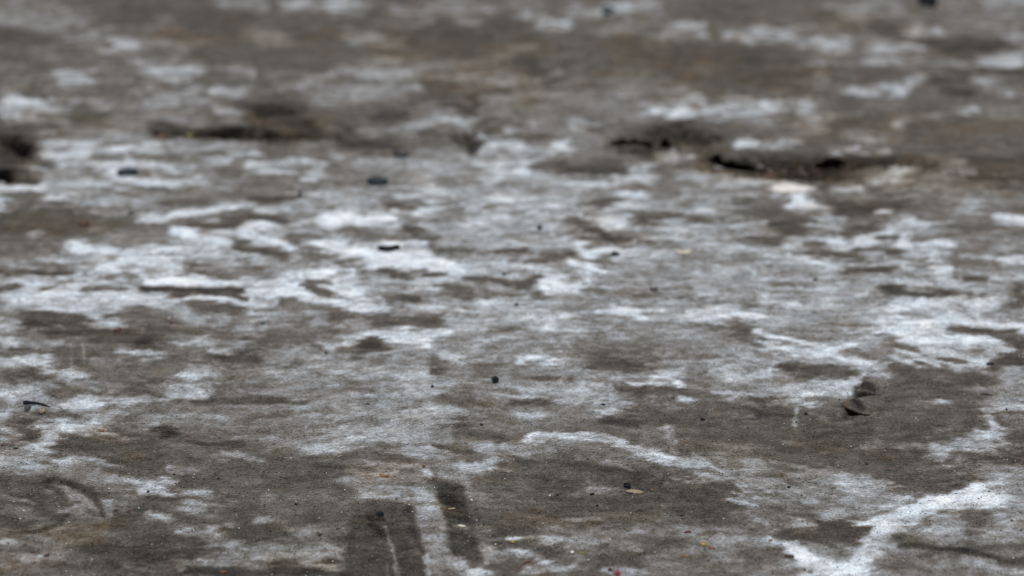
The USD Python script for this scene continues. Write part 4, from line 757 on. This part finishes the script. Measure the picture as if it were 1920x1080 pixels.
for k, look in enumerate(('brown', 'soil', 'grey', 'rust')):
    g = usdkit.mesh(stage, f'/World/soil_crumbs/{"crumb" if k == 0 else f"crumb_{k:03d}"}', ragged(22, (1e-3, 1e-3, 0.8e-3), 400 + k), LOOK[look])
    protos.append(g.GetPath())
inst.CreatePrototypesRel().SetTargets(protos)
NC = len(cx)
inst.CreateProtoIndicesAttr(Vt.IntArray.FromNumpy(rng.choice(4, NC, p=[.40, .52, .02, .06]).astype(np.int32)))
inst.CreatePositionsAttr(Vt.Vec3fArray.FromNumpy(np.stack([hx, hy, hz + 3e-4 * cs], 1).astype(np.float32)))
inst.CreateScalesAttr(Vt.Vec3fArray.FromNumpy((cs[:, None] * rng.uniform(0.65, 1.35, (NC, 3))).astype(np.float32)))
ang = rng.uniform(0, math.pi, NC)
inst.CreateOrientationsAttr(Vt.QuathArray([Gf.Quath(float(math.cos(t_)), 0, 0, float(math.sin(t_))) for t_ in ang]))

# the black twig with its stub at the left edge
s = mm_per_px(762)
tw, loc = place(stick([(-26 * s, 0.0, 2.4 * s), (-18 * s, 0.0, 3.0 * s), (0, -0.001, 2.6 * s), (14 * s, -0.003, 2.0 * s), (27 * s, -0.006, 0.8 * s)], [3.6 * s, 4.2 * s, 2.6 * s, 2.4 * s, 0.7 * s], 71), 70, 758, 0, 0.05)
x = UsdGeom.Xform.Define(stage, '/World/' + numbered('black_twig'))
x.AddTranslateOp().Set(Gf.Vec3d(*loc))
tag(x.GetPrim(), 'black bent twig with a stubby side bud near the left edge, longest dark piece', 'twig')
obj('stem', tw, LOOK['black'], str(x.GetPath()), 40)
bud = ragged(34, (7 * s, 0.0055, 4.2 * s), 72)
bud.apply_translation([-14 * s, -0.008, 3.2 * s])
obj('bud', bud, LOOK['charcoal'], str(x.GetPath()))

# the red berry at the bottom edge
s = mm_per_px(1076)
be = trimesh.creation.icosphere(3, 6.0 * s)
be.vertices *= 1 + 0.10 * (meshkit.fbm(be.vertices * 900, 3, 4)[:, None] - 0.5)
be.vertices[:, 2] *= 0.86
be, loc = place(be, 1158, 1078, 0, 0.03)
x = UsdGeom.Xform.Define(stage, '/World/' + numbered('red_berry'))
x.AddTranslateOp().Set(Gf.Vec3d(*loc))
tag(x.GetPrim(), 'small red berry cut by the bottom edge, right of the middle', 'berry')
obj('fruit', be, LOOK['red'], str(x.GetPath()), True)
cal = stick([(0, 0, 10.6 * s), (0.2 * s, 0.3 * s, 11.6 * s), (1.0 * s, 0.6 * s, 12.4 * s)], [1.3 * s, 0.9 * s, 0.5 * s], 73, 6)
obj('stalk', cal, LOOK['brown'], str(x.GetPath()), True)

# sand grains, past counting
rng = np.random.default_rng(21)
N = 14000
gpx, gpy = rng.uniform(-40, 1960, N), 560 + 560 * np.sqrt(rng.uniform(0, 1, N))
gx_, gy_ = at(gpx, gpy)
gz_ = fields(gx_, gy_)[2]
inst = UsdGeom.PointInstancer.Define(stage, '/World/sand_grains')
tag(inst.GetPrim(), 'loose dark, rusty and pale sand grains strewn over the near slab', 'sand', None, 'stuff')
protos = []
for k, (look, r_) in enumerate((('black', 1.0), ('charcoal', 1.0), ('brown', 1.0), ('rust', 1.0), ('white', 0.9), ('tan', 0.9))):
    g = usdkit.mesh(stage, f'/World/sand_grains/{"grain" if k == 0 else f"grain_{k:03d}"}', ragged(14, (r_ * 5e-4, r_ * 5e-4, r_ * 4e-4), 300 + k), LOOK[look])
    protos.append(g.GetPath())
inst.CreatePrototypesRel().SetTargets(protos)
inst.CreateProtoIndicesAttr(Vt.IntArray.FromNumpy(rng.choice(6, N, p=[.27, .29, .2, .06, .08, .10]).astype(np.int32)))
sc = 0.35 + 0.55 * rng.pareto(3.2, N).clip(0, 1.6)
inst.CreatePositionsAttr(Vt.Vec3fArray.FromNumpy(np.stack([gx_, gy_, gz_ + 1.2e-4 * sc], 1).astype(np.float32)))
inst.CreateScalesAttr(Vt.Vec3fArray.FromNumpy((sc[:, None] * rng.uniform(0.7, 1.3, (N, 3))).astype(np.float32)))
ang = rng.uniform(0, math.pi, N)
inst.CreateOrientationsAttr(Vt.QuathArray([Gf.Quath(float(math.cos(t_)), 0, 0, float(math.sin(t_))) for t_ in ang]))
